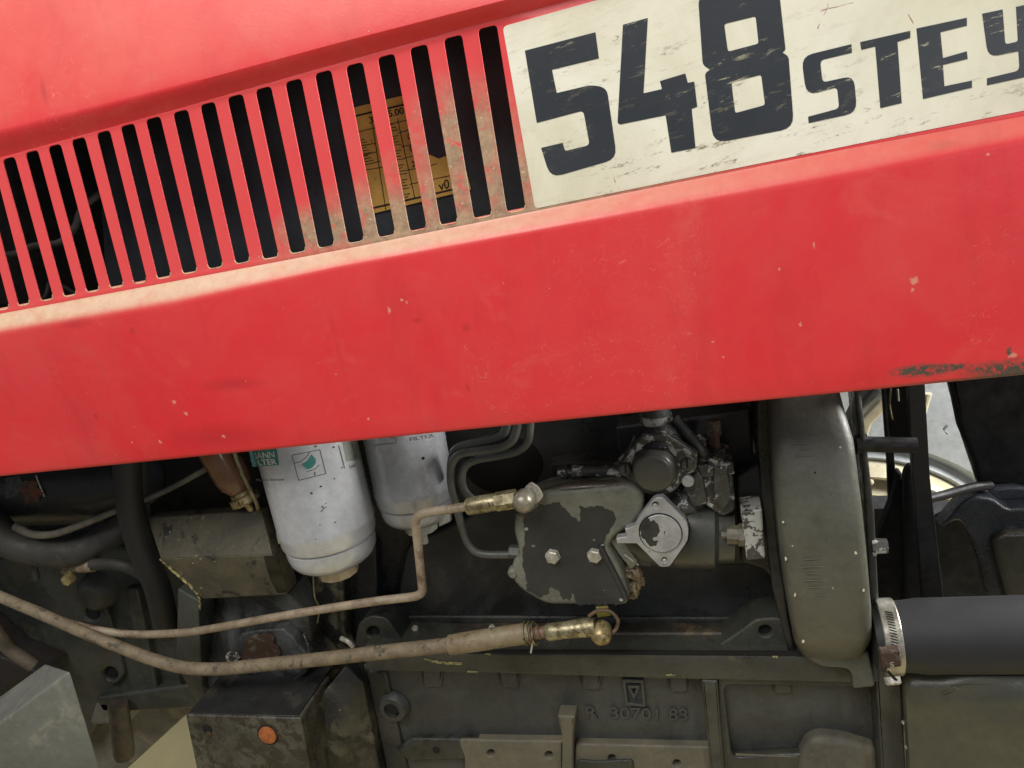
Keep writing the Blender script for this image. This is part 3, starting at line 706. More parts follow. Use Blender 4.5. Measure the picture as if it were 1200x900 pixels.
HOUSEM = M('smooth_olive_housing', (90, 90, 79), (78, 78, 68), 7, rough=.42, rv=.1, bump=.0004, speck=(190, 184, 156), ssc=110, sthr=.715, grain=.3, third=(66, 64, 54), tsc=5, tlo=.52, thi=.75, wet=.18)
hs = grid('timing_gear_housing', rows, HOUSEM, TR, smooth=60)
lab(hs, 'tall rounded olive-grey gear housing with chipped paint')
plate('rear_flange', [(886, 430), (905, 430), (905, 560), (912, 640), (925, 730), (934, 772), (925, 770), (905, 690), (893, 590), (887, 520)], .150, .05, OLIVE_D, hs, bev=.003)
for i, (y0, x0) in enumerate([(513, 947), (520, 950), (527, 953), (534, 955), (655, 960), (664, 962), (672, 964), (680, 966), (688, 968), (697, 972)]):
    wdt = 16 + (i * 5) % 9
    yy = yf(y0)
    tube('cast_ripple', [(x0 - wdt, y0 + .6, yy - .0004), (x0, y0, yy - .0004), (x0 + wdt, y0 - 1, yy + .0004)], .8, HOUSEM, hs, 6)
plate('foot', [(934, 758, 14), (1018, 764), (1026, 805), (1000, 808), (997, 784, 10), (958, 782, 14)], .118, .07, OLIVE, hs, bev=.003, r=3)
plate('edge_strip', [(1000, 445), (1008, 450), (1025, 600), (1031, 720), (1031, 800), (1022, 800), (1020, 700), (1012, 560)], .125, .05, OLIVE_D, hs, bev=.003)
for x, y, r_ in ((1005, 452, 7), (1007, 521, 9), (1025, 640, 9), (1031, 712, 8)):
    k = K(x, y, .13); A = P(x - 4, y, .13)
    lathe('housing_bolt', A, A + Vector((.016, 0, 0)), [(0, r_ * 1.3 * k), (.25, r_ * 1.3 * k), (.25, r_ * k), (1, r_ * .95 * k)], BLACK if y < 600 else FLAKE_M, hs, 6, 20)
# chipped spots
for i, (x, y, r_) in enumerate([(985, 525, 3), (989, 618, 1.9), (932, 697, 2), (941, 752, 2.6), (1003, 648, 2), (955, 555, 2.2), (918, 612, 2), (1012, 692, 1.8), (921, 655, 2)]):
    yy = yf(y) - .0007
    dk = (x, y) == (955, 555)
    plate('paint_chip', ragged(circ(x, y, r_ * .62, 7, r_ * (.6 + .3 * (i % 3))), r_ * .28, 1.2, i), yy + abs(x - (lx(y) + rx(y)) / 2) ** 3 * 1e-8, .0006, flat('bare_chip', (206, 200, 176), .5) if i == 0 else (HOLE if dk else bpy.data.materials['bare_chip']), hs, bev=.0001)

# ------------------------------------------------------------------ right: wide hose with clamp, gearbox
kk = K(1100, 744, .1); A = P(1022, 746, .115); B = P(1330, 741, .115)
L = (B - A).length
hose = lathe('air_hose', A, B, [(0, 38 * kk), (.03, 41 * kk), (.14, 42 * kk), (.2, 44 * kk), (1, 44 * kk)], RUBBER, TR, 64)
lab(hose, 'wide smooth black rubber hose')
c0 = (P(1030, 746, .115) - A).length / L; c1 = (P(1051, 746, .115) - A).length / L
cl = lathe('hose_clamp', A, B, [(c0, 38 * kk), (c0, 44.5 * kk), (c0 + .004, 45.2 * kk), (c1 - .004, 45.2 * kk), (c1, 44.5 * kk), (c1, 38 * kk)], M('clamp_steel', (184, 180, 166), (150, 146, 132), 60, rough=.36, metal=.6, bump=.0001), TR, 64)
lab(cl, 'worm drive hose clamp with slotted steel band and screw')
ax = (B - A).normalized(); cc = A + ax * L * (c0 + c1) / 2; u0 = Vector((0, -1, 0)); u0 = (u0 - ax * u0.dot(ax)).normalized(); v0 = ax.cross(u0)
slotm = HOLE
for i in range(17):
    th = R(-5 - i * 4.1)
    d = u0 * math.cos(th) - v0 * math.sin(th) * -1
    tdir = ax.cross(d)
    p = cc + d * 45.3 * kk
    bm = bmesh.new()
    w2 = ax * .0034 + tdir * .0010; h2 = tdir * .00055
    vs = [bm.verts.new(p + a_ + b_ + d * c_) for c_ in (-.001, .0006) for a_, b_ in ((-w2, -h2), (w2, -h2), (w2, h2), (-w2, h2))]
    for f in ((0, 1, 2, 3), (4, 5, 6, 7), (0, 1, 5, 4), (1, 2, 6, 5), (2, 3, 7, 6), (3, 0, 4, 7)): bm.faces.new([vs[j] for j in f])
    frombm('clamp_slot', bm, slotm, cl, 0)
plate('screw_housing', [(1031, 765), (1056, 762), (1058, 782), (1034, 785)], .060, .012, RUST, cl, bev=.003, r=3)
text('clamp_mark', 'S', [(1043, 776), (1048, 776), (1048, 782), (1043, 782)], .0597, .0004, CHROME, cl)
knob('clamp_screw', 1045, 793, .066, .008, [(0, 9), (.8, 9), (1, 7)], CHROME, cl, 20, d=(.1, -.6, -.8))
plate('screw_slot', [(1039, 788), (1042, 786), (1052, 797), (1050, 799)], .0575, .001, HOLE, cl, bev=.0002)
GB = M('brownish_olive_gearbox', (84, 82, 66), (72, 70, 60), 5, rough=.36, rv=.08, bump=.0006, bsc=90, third=(66, 68, 64), tsc=6, tlo=.45, thi=.6)
rows = []
for i, (py, y) in enumerate([(770, .15), (780, .128), (792, .112), (806, .104), (830, .100), (870, .098), (930, .098), (1010, .1)]):
    r = []
    for j, px in enumerate([1056, 1057, 1060, 1068, 1090, 1130, 1190, 1260, 1420]):
        yy = y + (.03, .008, .003, .0005, 0, -.003, -.006, -.004, 0)[j]
        if px > 1110 and py in (792, 806): yy -= .006
        r.append(P(px + (py - 790) * .06, py, yy))
    rows.append(r)
rows.insert(0, [p + Vector((0, .06, -.01)) for p in rows[0]])
gb = grid('gearbox_housing', rows, GB, TR); lab(gb, 'smooth olive brown gearbox housing at the lower right')
plate('bell_flange', [(1026, 785), (1057, 787), (1066, 960), (1036, 960)], .128, .06, DECK, gb, bev=.003, r=2)
tube('cast_seam', [(1105, 812, .099), (1122, 807, .098), (1130, 803, .097), (1300, 801, .093)], 1.2, GB, gb, 6)
for (x, y) in ((1058, 846), (1062, 875), (1060, 905)): knob('casting_nib', x, y, .108, .003, [(0, 2), (1, 1)], CHROME, gb, 8)

# ------------------------------------------------------------------ right: opening with far wheel
WH = bpy.data.objects.new('wheel', None); COL.objects.link(WH); WH.parent = TR
lab(WH, 'far side wheel with silver disc and cream rim, seen through the gap')
YW = 1.0
def ring(nm, cx, cy, prof, m, parent, seg=96):
    k = K(cx, cy, YW); A = P(cx, cy, YW)
    return lathe(nm, A, A + Vector((0, 1, 0)), [(dy, r * k) for dy, r in prof], m, parent, seg, 30)
ring('rim', 1006, 712, [(.14, 128), (.04, 135), (.0, 141), (-.01, 146), (.02, 151), (.05, 156), (.05, 160), (-.005, 164), (-.012, 168), (-.005, 172), (.05, 176)], GOLD, WH)
ring('disc', 1006, 712, [(.03, 0), (.03, 130), (.05, 176), (.035, 182), (.06, 190), (.03, 200), (.035, 420), (.06, 420)], DISC, WH)
for a in (-25, 5, 20, 38, 50):
    x = 1006 + 150 * math.sin(R(a)); y = 712 - 150 * math.cos(R(a)); knob('rim_rivet', x, y, YW - .0, .02, [(0, 4), (.7, 3.4), (1, 0)], GOLD, WH, 10)
plate('weight_bracket', [(996, 520), (1003, 498), (1030, 470), (1042, 462), (1044, 476), (1022, 498), (1012, 530)], YW - .12, .03, GOLD, WH, bev=.006, r=3)
plate('tyre', [(990, 505), (1003, 478), (1026, 452), (1046, 448), (1040, 462), (1020, 478), (1001, 505), (994, 520)], YW - .16, .06, M('grey_tyre', (96, 96, 90), (80, 80, 76), 8, rough=.7), WH, bev=.012, r=4)
k = K(1112, 505, YW)
plate('disc_mark', [(1105, 503), (1110, 498), (1112, 500), (1107, 505), (1112, 508), (1110, 510)], YW - .02, .004, flat('grey_scuff', (120, 124, 126), .6), WH, bev=.001)
plate('disc_edge', [(1084, 462), (1093, 462), (1085, 490), (1084, 496)], YW - .06, .02, GOLD, WH, bev=.004)
# dark frame parts in front of the wheel
plate('gap_backdrop', [(1012, 597), (1084, 594), (1090, 603), (1220, 600), (1300, 740), (1010, 740)], .50, .05, SHADOW, TR, bev=.003)  # added black backdrop, painted shade low in the right opening
st = plate('support_strap', [(1063, 430), (1083, 430), (1090, 560), (1108, 720), (1083, 720), (1070, 560)], .22, .012, BLACK, TR, bev=.001)
lab(st, 'flat black steel strap hanging in front of the wheel')
plate('hanger_bar', [(1033, 440), (1041, 440), (1050, 560), (1054, 620), (1043, 620), (1040, 540)], .30, .01, SHADOW, TR, bev=.001)
plate('lever_bracket', [(1038, 440), (1068, 440), (1072, 530), (1046, 530), (1042, 500)], .25, .02, SHADOW, TR, bev=.003, r=4)
tube('edge_clip', [(1044, 455, .245), (1043, 475, .245), (1046, 492, .245)], 1, BRASS_D, TR, 6)
tube('edge_clip', [(1052, 456, .245), (1053, 470, .245)], 1.3, CHROME, TR, 6)
k = K(1030, 521, .2)
lathe('cross_bolt', P(1000, 520, .18), P(1074, 522, .18), [(0, 13 * k), (.2, 13 * k), (.2, 9 * k), (1, 9 * k)], BLACK, TR, 24)
plate('bolt_head', [(998, 500), (1010, 500), (1015, 512), (1014, 532), (999, 536)], .175, .02, BLACK, TR, bev=.003, r=3)
plate('shift_lever', [(1052, 558, 6), (1058, 556), (1068, 580), (1066, 720), (1012, 720), (1030, 630), (1046, 590)], .28, .03, SHADOW, TR, bev=.008, r=5)
plate('shift_lever', [(1060, 556, 6), (1069, 545, 6), (1078, 555), (1086, 640), (1084, 720), (1060, 720), (1060, 590)], .26, .02, SHADOW, TR, bev=.006, r=5)
rows = []
tool = plate('tool_box', [(1107, 415), (1400, 380), (1400, 590), (1190, 571), (1147, 567), (1141, 540), (1124, 500)], .34, .02, M('black_box_paint', (7, 7, 8), (10, 11, 12), 20, rough=.85, bump=.0003), TR, bev=.006, r=3)
lab(tool, 'large matt black box above the right casting')
plate('box_bracket', [(1109, 440), (1160, 440), (1160, 566), (1147, 569), (1128, 512)], .366, .01, BLUEB, TR, bev=.001)
tube('link_rod', [(1082, 586, .26), (1110, 579, .28), (1140, 571, .30), (1160, 569, .32)], 5.5, BLACK, TR)
cast = plate('rear_casting', [(1100, 620), (1116, 603), (1126, 590), (1143, 581, 8), (1165, 585), (1180, 597), (1300, 590), (1300, 720), (1165, 720), (1150, 660, 10), (1138, 628, 10), (1124, 608, 8)], .30, .03, BLUEB, TR, bev=.0035, r=7)
lab(cast, 'glossy blue-black casting under the black box')
plate('casting_cap', [(1155, 573), (1170, 590, 8), (1200, 592), (1220, 575), (1190, 570)], .33, .04, M('slate_plate', (60, 66, 74), (48, 53, 60), 20, rough=.4), cast, bev=.004)
plate('cover_plate', [(1163, 634, 9), (1178, 625, 6), (1300, 620), (1300, 720), (1186, 720), (1170, 665, 10)], .288, .03, M('olive_cover', (64, 64, 52), (54, 54, 46), 8, rough=.35), cast, bev=.006, r=3)

# ------------------------------------------------------------------ fuel filters
def ray_cyl(px, py, A, B, r):
    d = ray(px, py).normalized(); a = (B - A).normalized(); o = CAM - A
    dd = d - a * d.dot(a); oo = o - a * o.dot(a)
    qa = dd.dot(dd); qb = 2 * dd.dot(oo); qc = oo.dot(oo) - r * r
    D = max(qb * qb - 4 * qa * qc, 0)
    return CAM + d * ((-qb - math.sqrt(D)) / (2 * qa))
def fuel_filter(A, B, R0, m, label, cap):
    t = bpy.data.objects.new('fuel_filter', None); COL.objects.link(t); t.parent = TR; lab(t, label)
    L = (B - A).length; f = lambda mm: mm
    lathe('canister', A, B, [(-.3, R0 * .96), (0, R0), (.70, R0), (.715, R0 * 1.012), (.735, R0 * 1.012), (.75, R0 * .995), (.80, R0 * .985), (.815, R0 * .96), (.823, R0 * .90), (.828, R0 * .90)], m, t, 72, 30)
    lathe('base_bowl', A, B, [(.826, R0 * .90), (.832, R0 * .935), (.87, R0 * .93), (.91, R0 * .90), (.94, R0 * .83), (.965, R0 * .70), (.98, R0 * .55), (.985, 0)], m, t, 72, 40)
    lathe('drain_cap', A, B, [(.96, R0 * .40), (1.0, R0 * .40), (1.035, R0 * .43), (1.05, R0 * .42), (1.055, 0)], cap, t, 12, 20)
    return t
A1 = P(346, 468, .118); B1 = P(395, 662, .118); k1 = K(370, 590, .118); R1 = 56.5 * k1
F1 = fuel_filter(A1, B1, R1, FILTER, 'larger silver fuel filter with green print and cream drain cap', PLAST)
A2 = P(462, 450, .17); B2 = P(493, 612, .17); R2 = 47 * K(480, 560, .17)
F2 = fuel_filter(A2, B2, R2, FILTER2, 'darker grey fuel filter with pale plastic drain plug', PLAST2)
lathe('drain_nipple', P(493, 610, .17), P(498, 636, .17), [(0, .006), (1, .005)], PLAST2, F2, 16)
plate('drain_wing', [(513, 601), (525, 598), (527, 612), (514, 618)], .15, .01, PLAST2, F2, bev=.002)
plate('drain_wing', [(470, 607), (484, 607), (484, 622), (471, 619)], .15, .01, PLAST2, F2, bev=.002)
W1 = lambda px, py: ray_cyl(px, py, A1, B1, R1 + .0003)
W1b = lambda px, py: ray_cyl(px, py, A1, B1, R1 + .0006)
W2 = lambda px, py: ray_cyl(px, py, A2, B2, R2 + .0003)
def wrap_patch(nm, quad, wrap, m, parent, nu=8, nv=4):
    TL, TR_, BR, BL = [Vector(q) for q in quad]
    rows = []
    for j in range(nv + 1):
        rows.append([wrap(*(TL.lerp(TR_, i / nu)).lerp(BL.lerp(BR, i / nu), j / nv)) for i in range(nu + 1)])
    return grid(nm, rows, m, parent)
def wline(nm, pts, w, wrap, m, parent):
    bm = bmesh.new()
    for a, b in zip(pts, pts[1:]):
        a = Vector(a); b = Vector(b); n = Vector((-(b - a).y, (b - a).x)).normalized() * w / 2
        c = max(1, int((b - a).length / 6))
        for i in range(c):
            p, q = a.lerp(b, i / c), a.lerp(b, (i + 1) / c)
            bm.faces.new([bm.verts.new(wrap(*z)) for z in (p + n, q + n, q - n, p - n)])
    return frombm(nm, bm, m, parent, 60)
wrap_patch('logo_box', [(288, 513), (321, 505), (327, 545), (296, 547)], W1, GREEN, F1)
text('lettering', 'MANN', [(293, 531), (321, 529), (322, 536), (295, 538)], 0, 0, WHITEP, F1, W1b, .02)
text('lettering', 'FILTER', [(294, 539.5), (323, 537.5), (324.5, 544), (297, 546)], 0, 0, WHITEP, F1, W1b, .02)
text('lettering', 'Made in Germany', [(300, 561), (333, 560), (333, 564), (301, 565)], 0, 0, PRINT, F1, W1)
wline('pictogram_frame', [(342, 533.5), (375, 527), (382, 555), (350, 563), (342, 533.5)], .8, W1, PRINT, F1)
def wpoly(nm, pts, wrap, m, parent):
    bm = bmesh.new(); c = (sum(p[0] for p in pts) / len(pts), sum(p[1] for p in pts) / len(pts))
    cv = bm.verts.new(wrap(*c)); vs = [bm.verts.new(wrap(*p)) for p in pts]
    for i in range(len(vs)): bm.faces.new((cv, vs[i], vs[(i + 1) % len(vs)]))
    return frombm(nm, bm, m, parent, 60)
wpoly('pictogram', [(353, 544), (361, 540), (365, 532.5), (370, 538), (370, 543), (366, 548), (360, 550)], W1b, GREEN, F1)
wline('pictogram_line', [(344, 543), (352, 541), (359, 536), (363, 530)], .8, W1, PRINT, F1)
wline('pictogram_line', [(362, 552), (369, 550), (374, 545)], .8, W1, PRINT, F1)
wline('pictogram_line', [(369, 557), (369, 553)], 1.4, W1, PRINT, F1)
wline('print_bar', [(397, 522), (404, 549)], 1.2, W1, PRINT, F1)
wrap_patch('faded_print', [(399, 505), (416, 503), (422, 538), (406, 541)], W1, flat('faded_print_ink', (118, 122, 114), .5, (96, 102, 96), 90), F1)
text('lettering', 'GmbH', [(409, 545), (416, 543), (417, 547), (410, 549)], 0, 0, PRINT, F1, W1)
for i, (x, y, r_) in enumerate([(370, 523, 1.3), (391, 524, 1.3), (376, 570, 1.4), (365, 578, 1.5), (392, 561, 1), (378, 594, 1.2), (382, 590, .8), (375, 615, .8), (393, 612, 1), (401, 548, 1), (370, 632, .8)]):
    wpoly('paint_nick', circ(x, y, r_, 6, r_ * .8), W1b, HOLE, F1)
wline('paint_scratch', [(376, 600), (380, 595), (383, 594)], .9, W1b, PRINT, F1)
wline('print_bar', [(440, 511), (464, 513), (464, 519), (438, 522)], .8, W2, PRINT, F2)
text('lettering', 'FILTER', [(480, 513), (508, 508), (509, 512), (481, 517)], 0, 0, PRINT, F2, W2)
wpoly('paint_nick', circ(496, 537, 2, 6), W2, HOLE, F2)

# sediment bowl with brass base and wire bail
sb = bpy.data.objects.new('sediment_bowl', None); COL.objects.link(sb); sb.parent = TR; lab(sb, 'amber stained glass sediment bowl with brass base nut')
A = P(242, 505, .15); B = P(290, 590, .15); k = K(270, 560, .15)
lathe('glass_bowl', A, B, [(0, 22 * k), (.62, 21 * k), (.72, 19 * k), (.80, 14 * k), (.84, 12 * k)], GLASS, sb, 40)
lathe('inner_strainer', A, B, [(0, 11 * k), (.68, 11 * k), (.68, 0)], M('strainer_mesh', (176, 164, 172), (120, 90, 60), 40, rough=.4), sb, 24)
lathe('base_nut', A, B, [(.82, 12 * k), (.84, 13.5 * k), (.88, 13.5 * k), (.89, 17 * k), (.97, 17.5 * k), (.99, 16 * k), (1.0, 5 * k), (1.10, 3.5 * k), (1.12, 0)], BRASS, sb, 36, 25)
tube('bail_wire', [(270, 515, .125), (280, 545, .125), (291, 570, .125), (300, 588, .13), (303, 600, .14)], 2.6, BRASS_D, sb, 10)

# ------------------------------------------------------------------ left side: tank, hoses
k = K(60, 575, .2)
tk = lathe('expansion_tank', P(-120, 570, .22), P(190, 560, .22), [(0, 30 * k), (.08, 44 * k), (.2, 50 * k), (.62, 52 * k), (.84, 48 * k), (.95, 30 * k), (1, 0)], TANKM, TR, 48)
lab(tk, 'black rounded tank with a rusty patch')
WT = lambda px, py: ray_cyl(px, py, P(-120, 570, .22), P(190, 560, .22), 52.3 * k)
wpoly('rust_patch', ragged([(22, 572), (30, 562), (42, 566), (50, 578), (46, 588), (30, 590)], 2, 4, 3), WT, M('tank_rust', (104, 60, 40), (60, 50, 44), 120, rough=.8), tk)
wpoly('bare_patch', ragged([(5, 562), (22, 558), (28, 566), (22, 580), (8, 585)], 2, 4, 4), WT, M('tank_scuff', (70, 72, 72), (52, 52, 52), 120, rough=.5), tk)
wline('strap_edge', [(42, 557), (46, 568), (52, 582)], 1.8, WT, CHROME, tk)
ho = tube('coolant_hose', [(-70, 570, .15), (-20, 606, .14), (10, 634, .13), (45, 645, .13), (85, 647, .14), (125, 630, .17), (165, 596, .22)], lambda t: 20 - 4 * t, RUBBER_D, TR, 24)
lab(ho, 'thick dusty rubber hose sweeping under the tank')
tube('pale_pipe', [(18, 617, .12), (38, 626, .118), (62, 626, .12), (90, 617, .13), (130, 601, .15), (190, 577, .18), (250, 545, .2)], lambda t: 5 * (1 - .35 * t), M('pale_pipe_paint', (120, 114, 100), (84, 80, 72), 20, rough=.6), TR, 14)
ho2 = tube('breather_hose', [(149, 500, .13), (149, 545, .13), (152, 590, .13), (163, 635, .14), (185, 690, .16), (196, 740, .2)], 15, RUBBER, TR, 24)
lab(ho2, 'smooth black hose dropping from under the hood')
tube('heater_hose', [(160, 500, .17), (166, 540, .17), (168, 600, .18), (180, 650, .2)], 8, RUBBER, TR, 16)
tube('drain_hose', [(108, 661, .14), (135, 661, .14), (158, 668, .15), (178, 684, .17), (200, 720, .2)], 7, RUBBER_D, TR, 16)
fit = lathe('hose_fitting', P(74, 668, .14), P(98, 665, .14), [(0, .006), (.1, .008), (.6, .008), (.6, .006), (1, .006)], BRASS_D, TR, 8, 20)
lathe('hose_collar', P(94, 664, .14), P(110, 663, .14), [(0, .009), (1, .009)], M('tan_collar', (150, 132, 112), (116, 98, 80), 80, rough=.6), TR, 20)
knob('hex_plug', 84, 676, .14, .012, [(0, 7), (1, 6.5)], BRASS, TR, 6)
tube('drain_stub', [(39, 655, .14), (43, 678, .14)], 3.5, RUBBER_D, TR, 10)

# front timing/axle casting with holes on the left
ax_ = plate('front_axle_casting', [(-300, 655), (60, 655), (120, 640), (240, 655), (240, 740), (246, 829), (165, 834), (120, 838), (100, 870), (-60, 880), (-300, 880)], .26, .2, AXLE, TR, bev=.01, r=8)
lab(ax_, 'dark grey-green front casting with bolt holes')
plate('raised_face', [(88, 690, 12), (112, 686, 12), (130, 730, 12), (146, 795, 14), (128, 806, 14), (108, 780, 12), (84, 725, 12)], .25, .03, AXLE, ax_, bev=.006, r=8, holes=[circ(107, 718, 9, 18, 10), circ(129, 790, 8.5, 18, 7.5)])
for x, y in ((107, 718), (129, 790)): knob('bolt_hole', x, y, .2585, .001, [(0, 10), (1, 10)], HOLE, ax_, 20)
knob('recess', 222, 795, .2485, .004, [(0, 13), (1, 12.5)], HOLE, ax_, 20)
plate('casting_web', [(146, 690), (160, 690), (186, 820), (172, 822)], .245, .03, AXLE, ax_, bev=.005, r=3)
plate('casting_web', [(110, 818), (240, 800), (246, 830), (165, 834), (120, 836)], .24, .04, AXLE, ax_, bev=.006, r=5)
knob('casting_boss', 198, 720, .26, .012, [(0, 15), (.8, 14), (1, 11)], AXLE, ax_, 20)
knob('casting_boss', 118, 690, .26, .03, [(0, 24), (.7, 20), (1, 14)], AXLE, ax_, 20)
plate('foot', [(112, 822), (150, 824), (150, 850), (104, 850)], .24, .05, BEAM, ax_, bev=.006, r=6)
k = K(140, 860, .22)
pin = lathe('pivot_pin', P(138, 824, .22), P(146, 886, .22), [(0, 11 * k), (.9, 12 * k), (1, 11 * k)], M('stained_pin', (74, 66, 54), (52, 48, 42), 30, rough=.5), TR, 24)

# pale channel at the lower left (square end towards the right)
C = [P(-80, 868, -.05), P(100, 884, -.05)]
ch_pts = [(-120, 910), (0, 846), (82, 779, 8), (118, 900), (128, 960), (-120, 1000)]
fr = bmesh.new()
def hexa(nm, quad, dvec, m, parent, bev=.004):
    """box from a front quad (3-D points) pushed by dvec, edges rounded"""
    bm = bmesh.new(); a = [bm.verts.new(p) for p in quad]; b = [bm.verts.new(p + dvec) for p in quad]
    n = len(a); bm.faces.new(a); bm.faces.new(b[::-1])
    for i in range(n): bm.faces.new((a[i], b[i], b[(i + 1) % n], a[(i + 1) % n]))
    bmesh.ops.recalc_face_normals(bm, faces=bm.faces)
    bmesh.ops.bevel(bm, geom=list(bm.edges), offset=bev, segments=3, affect='EDGES', profile=.6)
    return frombm(nm, bm, m, parent, 50, False)
q = [P(-160, 940, -.05), P(0, 846, -.02), P(84, 781, .01), P(118, 905, .0), P(130, 990, .0), P(-160, 1100, -.05)]
# the front face recedes to the right; top face goes back and up
def prism(nm, front, back, m, parent, bev=.002):
    bm = bmesh.new(); a = [bm.verts.new(P(*p)) for p in front]; b = [bm.verts.new(P(*p)) for p in back]; n = len(a)
    bm.faces.new(a); bm.faces.new(b[::-1])
    for i in range(n): bm.faces.new((a[i], b[i], b[(i + 1) % n], a[(i + 1) % n]))
    bmesh.ops.recalc_face_normals(bm, faces=bm.faces)
    bmesh.ops.bevel(bm, geom=list(bm.edges), offset=bev, segments=3, affect='EDGES', profile=.6)
    return frombm(nm, bm, m, parent, 50, False)
chn = prism('frame_channel', [(-160, 953, -.10), (0, 847, -.03), (82, 786, 0), (119, 905, 0), (140, 1000, 0), (-160, 1250, -.10)],
            [(-160, 925, .0), (0, 816, .05), (54, 777, .07), (90, 905, .07), (110, 1000, .07), (-160, 1200, 0)], CHANNEL, TR, .004)
lab(chn, 'pale grey steel channel section at the lower left corner')
# diagonal pale beam behind it and dark brackets
bm_ = hexa('cross_beam', [P(100, 935, .30), P(150, 900, .30), P(240, 818, .30), P(246, 812, .30), P(160, 800, .30), P(104, 850, .30), P(70, 960, .30)], Vector((0, .05, 0)), BEAM, TR, .003)
lab(bm_, 'dusty pale diagonal beam over the yellow floor')
hexa('bracket_plate', [P(-120, 660, .2), P(0, 770, .2), P(48, 790, .2), P(-10, 815, .2), P(-120, 850, .2)], Vector((0, .06, 0)), M('rust_dark_plate', (40, 32, 28), (28, 24, 22), 20, rough=.7), TR, .003)
tube('lower_pipe', [(-40, 700, .1), (-5, 738, .1), (12, 760, .11), (40, 780, .12)], 8, M('brown_pipe_paint', (104, 92, 78), (84, 74, 62), 20, rough=.65), TR, 14)

# ------------------------------------------------------------------ bracket, casting and mount block
MB = bpy.data.objects.new('engine_mount', None); COL.objects.link(MB); MB.parent = TR; lab(MB, 'olive engine mount bracket stained with oil, on a worn block')
def poly3(nm, pts, m, parent, th=Vector((0, .02, 0)), bev=.002): return hexa(nm, [P(*p) for p in pts], th, m, parent, bev)
poly3('upper_face', [(172, 607, .150), (306, 598, .150), (319, 650, .122), (188, 655, .122)], BRK, MB)
poly3('lower_face', [(187, 655, .122), (319, 650, .122), (330, 672, .128), (336, 697, .136), (238, 702, .136), (206, 672, .128)], BRK, MB, Vector((0, .03, .001)))
tube('worn_edge', [(188, 655, .121), (206, 672, .127), (226, 690, .132), (234, 703, .137), (233, 722, .15)], lambda t: 1.6, M('bright_worn_edge', (190, 180, 120), (96, 88, 62), 200, lo=.48, hi=.52, rough=.4), MB, 6)
poly3('side_web', [(232, 700, .137), (337, 696, .137), (362, 720, .16), (372, 812, .16), (238, 808, .16), (206, 740, .20), (212, 690, .20)], BRK_OILY, MB, Vector((0, .06, 0)), .004)
poly3('web_rib', [(208, 690, .150), (232, 704, .138), (236, 800, .15), (244, 832, .15), (236, 832, .16), (206, 780, .17)], AXLE, MB, Vector((0, .04, 0)), .003)
prism0 = [(309, 652, .1205), (320, 651, .1205), (331, 672, .1265), (336, 694, .1345), (325, 695, .1345), (318, 682, .130), (313, 668, .1255)]
pad = poly3('anchor_plate', [(282, 743, .140), (300, 739, .139), (332, 737, .139), (344, 748, .138), (362, 770, .136), (358, 790, .134), (338, 802, .133), (300, 800, .134), (264, 795, .134), (272, 768, .137)], BRK_OILY, MB, Vector((0, .02, 0)), .003)
plate('rust_patch', ragged([(290, 748), (304, 744), (318, 744), (322, 756), (330, 766), (318, 778), (300, 776), (282, 775), (284, 760)], 2.2, 4, 9), .134, .003, RUST, MB, bev=.0006)
knob('plate_bolt', 274, 770, .132, .008, [(0, 9), (.8, 8), (1, 5)], FLAKE_M, MB, 8)
tube('weld_bead', [(356, 742, .135), (362, 765, .133), (352, 790, .13), (340, 799, .13)], 1.5, FLAKE_M, MB, 6)
ml = hexa('mount_block', [P(217, 838, .055), P(352, 842, .055), P(372, 960, .055), P(242, 960, .055)], Vector((0.0, .085, .002)), MOUNT, MB, .003)
hexa('block_top', [P(220, 836, .058), P(349, 839, .058), P(349, 842, .058), P(221, 840, .058)], Vector((.0, .10, .004)), M('dark_greasy_top', (48, 48, 48), (38, 38, 38), 12, rough=.36, bump=.0005, third=(60, 58, 50), tsc=30), MB, .001)
hexa('block_side', [P(356, 838, .09), P(405, 780, .15), P(425, 800, .15), P(452, 940, .15), P(376, 960, .08)], Vector((.0, .05, .0)), MOUNT_D, MB, .004)
prism('oil_stain', prism0, [(a, b, c + .004) for a, b, c in prism0], flat('wet_oil_stain', (22, 21, 19), .25), MB, .0003)
plug = knob('orange_plug', 314, 861, .054, .004, [(0, 11.5), (.6, 11), (1, 8), (1.05, 0)], ORANGE, MB, 24); lab(plug, 'round orange plastic plug')
knob('plug_rim', 314, 861, .0552, .0015, [(0, 13), (.8, 13), (1, 12)], HOLE, MB, 24)
knob('bolt_hole', 243, 854, .0552, .0012, [(0, 6.5), (1, 6)], HOLE, MB, 20)
knob('hole_pin', 245, 860, .0545, .002, [(0, 4), (1, 2)], RUST, MB, 10)
drip = plate('oily_support', [(338, 668), (402, 668), (405, 745), (432, 790), (465, 960), (380, 960), (375, 800), (340, 720)], .19, .05, MOUNT_D, TR, bev=.008, r=6)
lab(drip, 'oil-soaked support casting between mount and pan')
tube('oil_line', [(367, 676, .15), (369, 700, .15), (374, 712, .16), (372, 730, .17)], .9, BRASS_D, TR, 6)
plate('dark_column', [(404, 640), (440, 640), (446, 760), (412, 762)], .215, .04, M('blueish_black', (34, 36, 42), (26, 28, 32), 20, rough=.3), TR, bev=.004)
tube('wet_clip', [(400, 748, .17), (408, 752, .165), (414, 758, .165)], 3, CHROME, TR, 8)

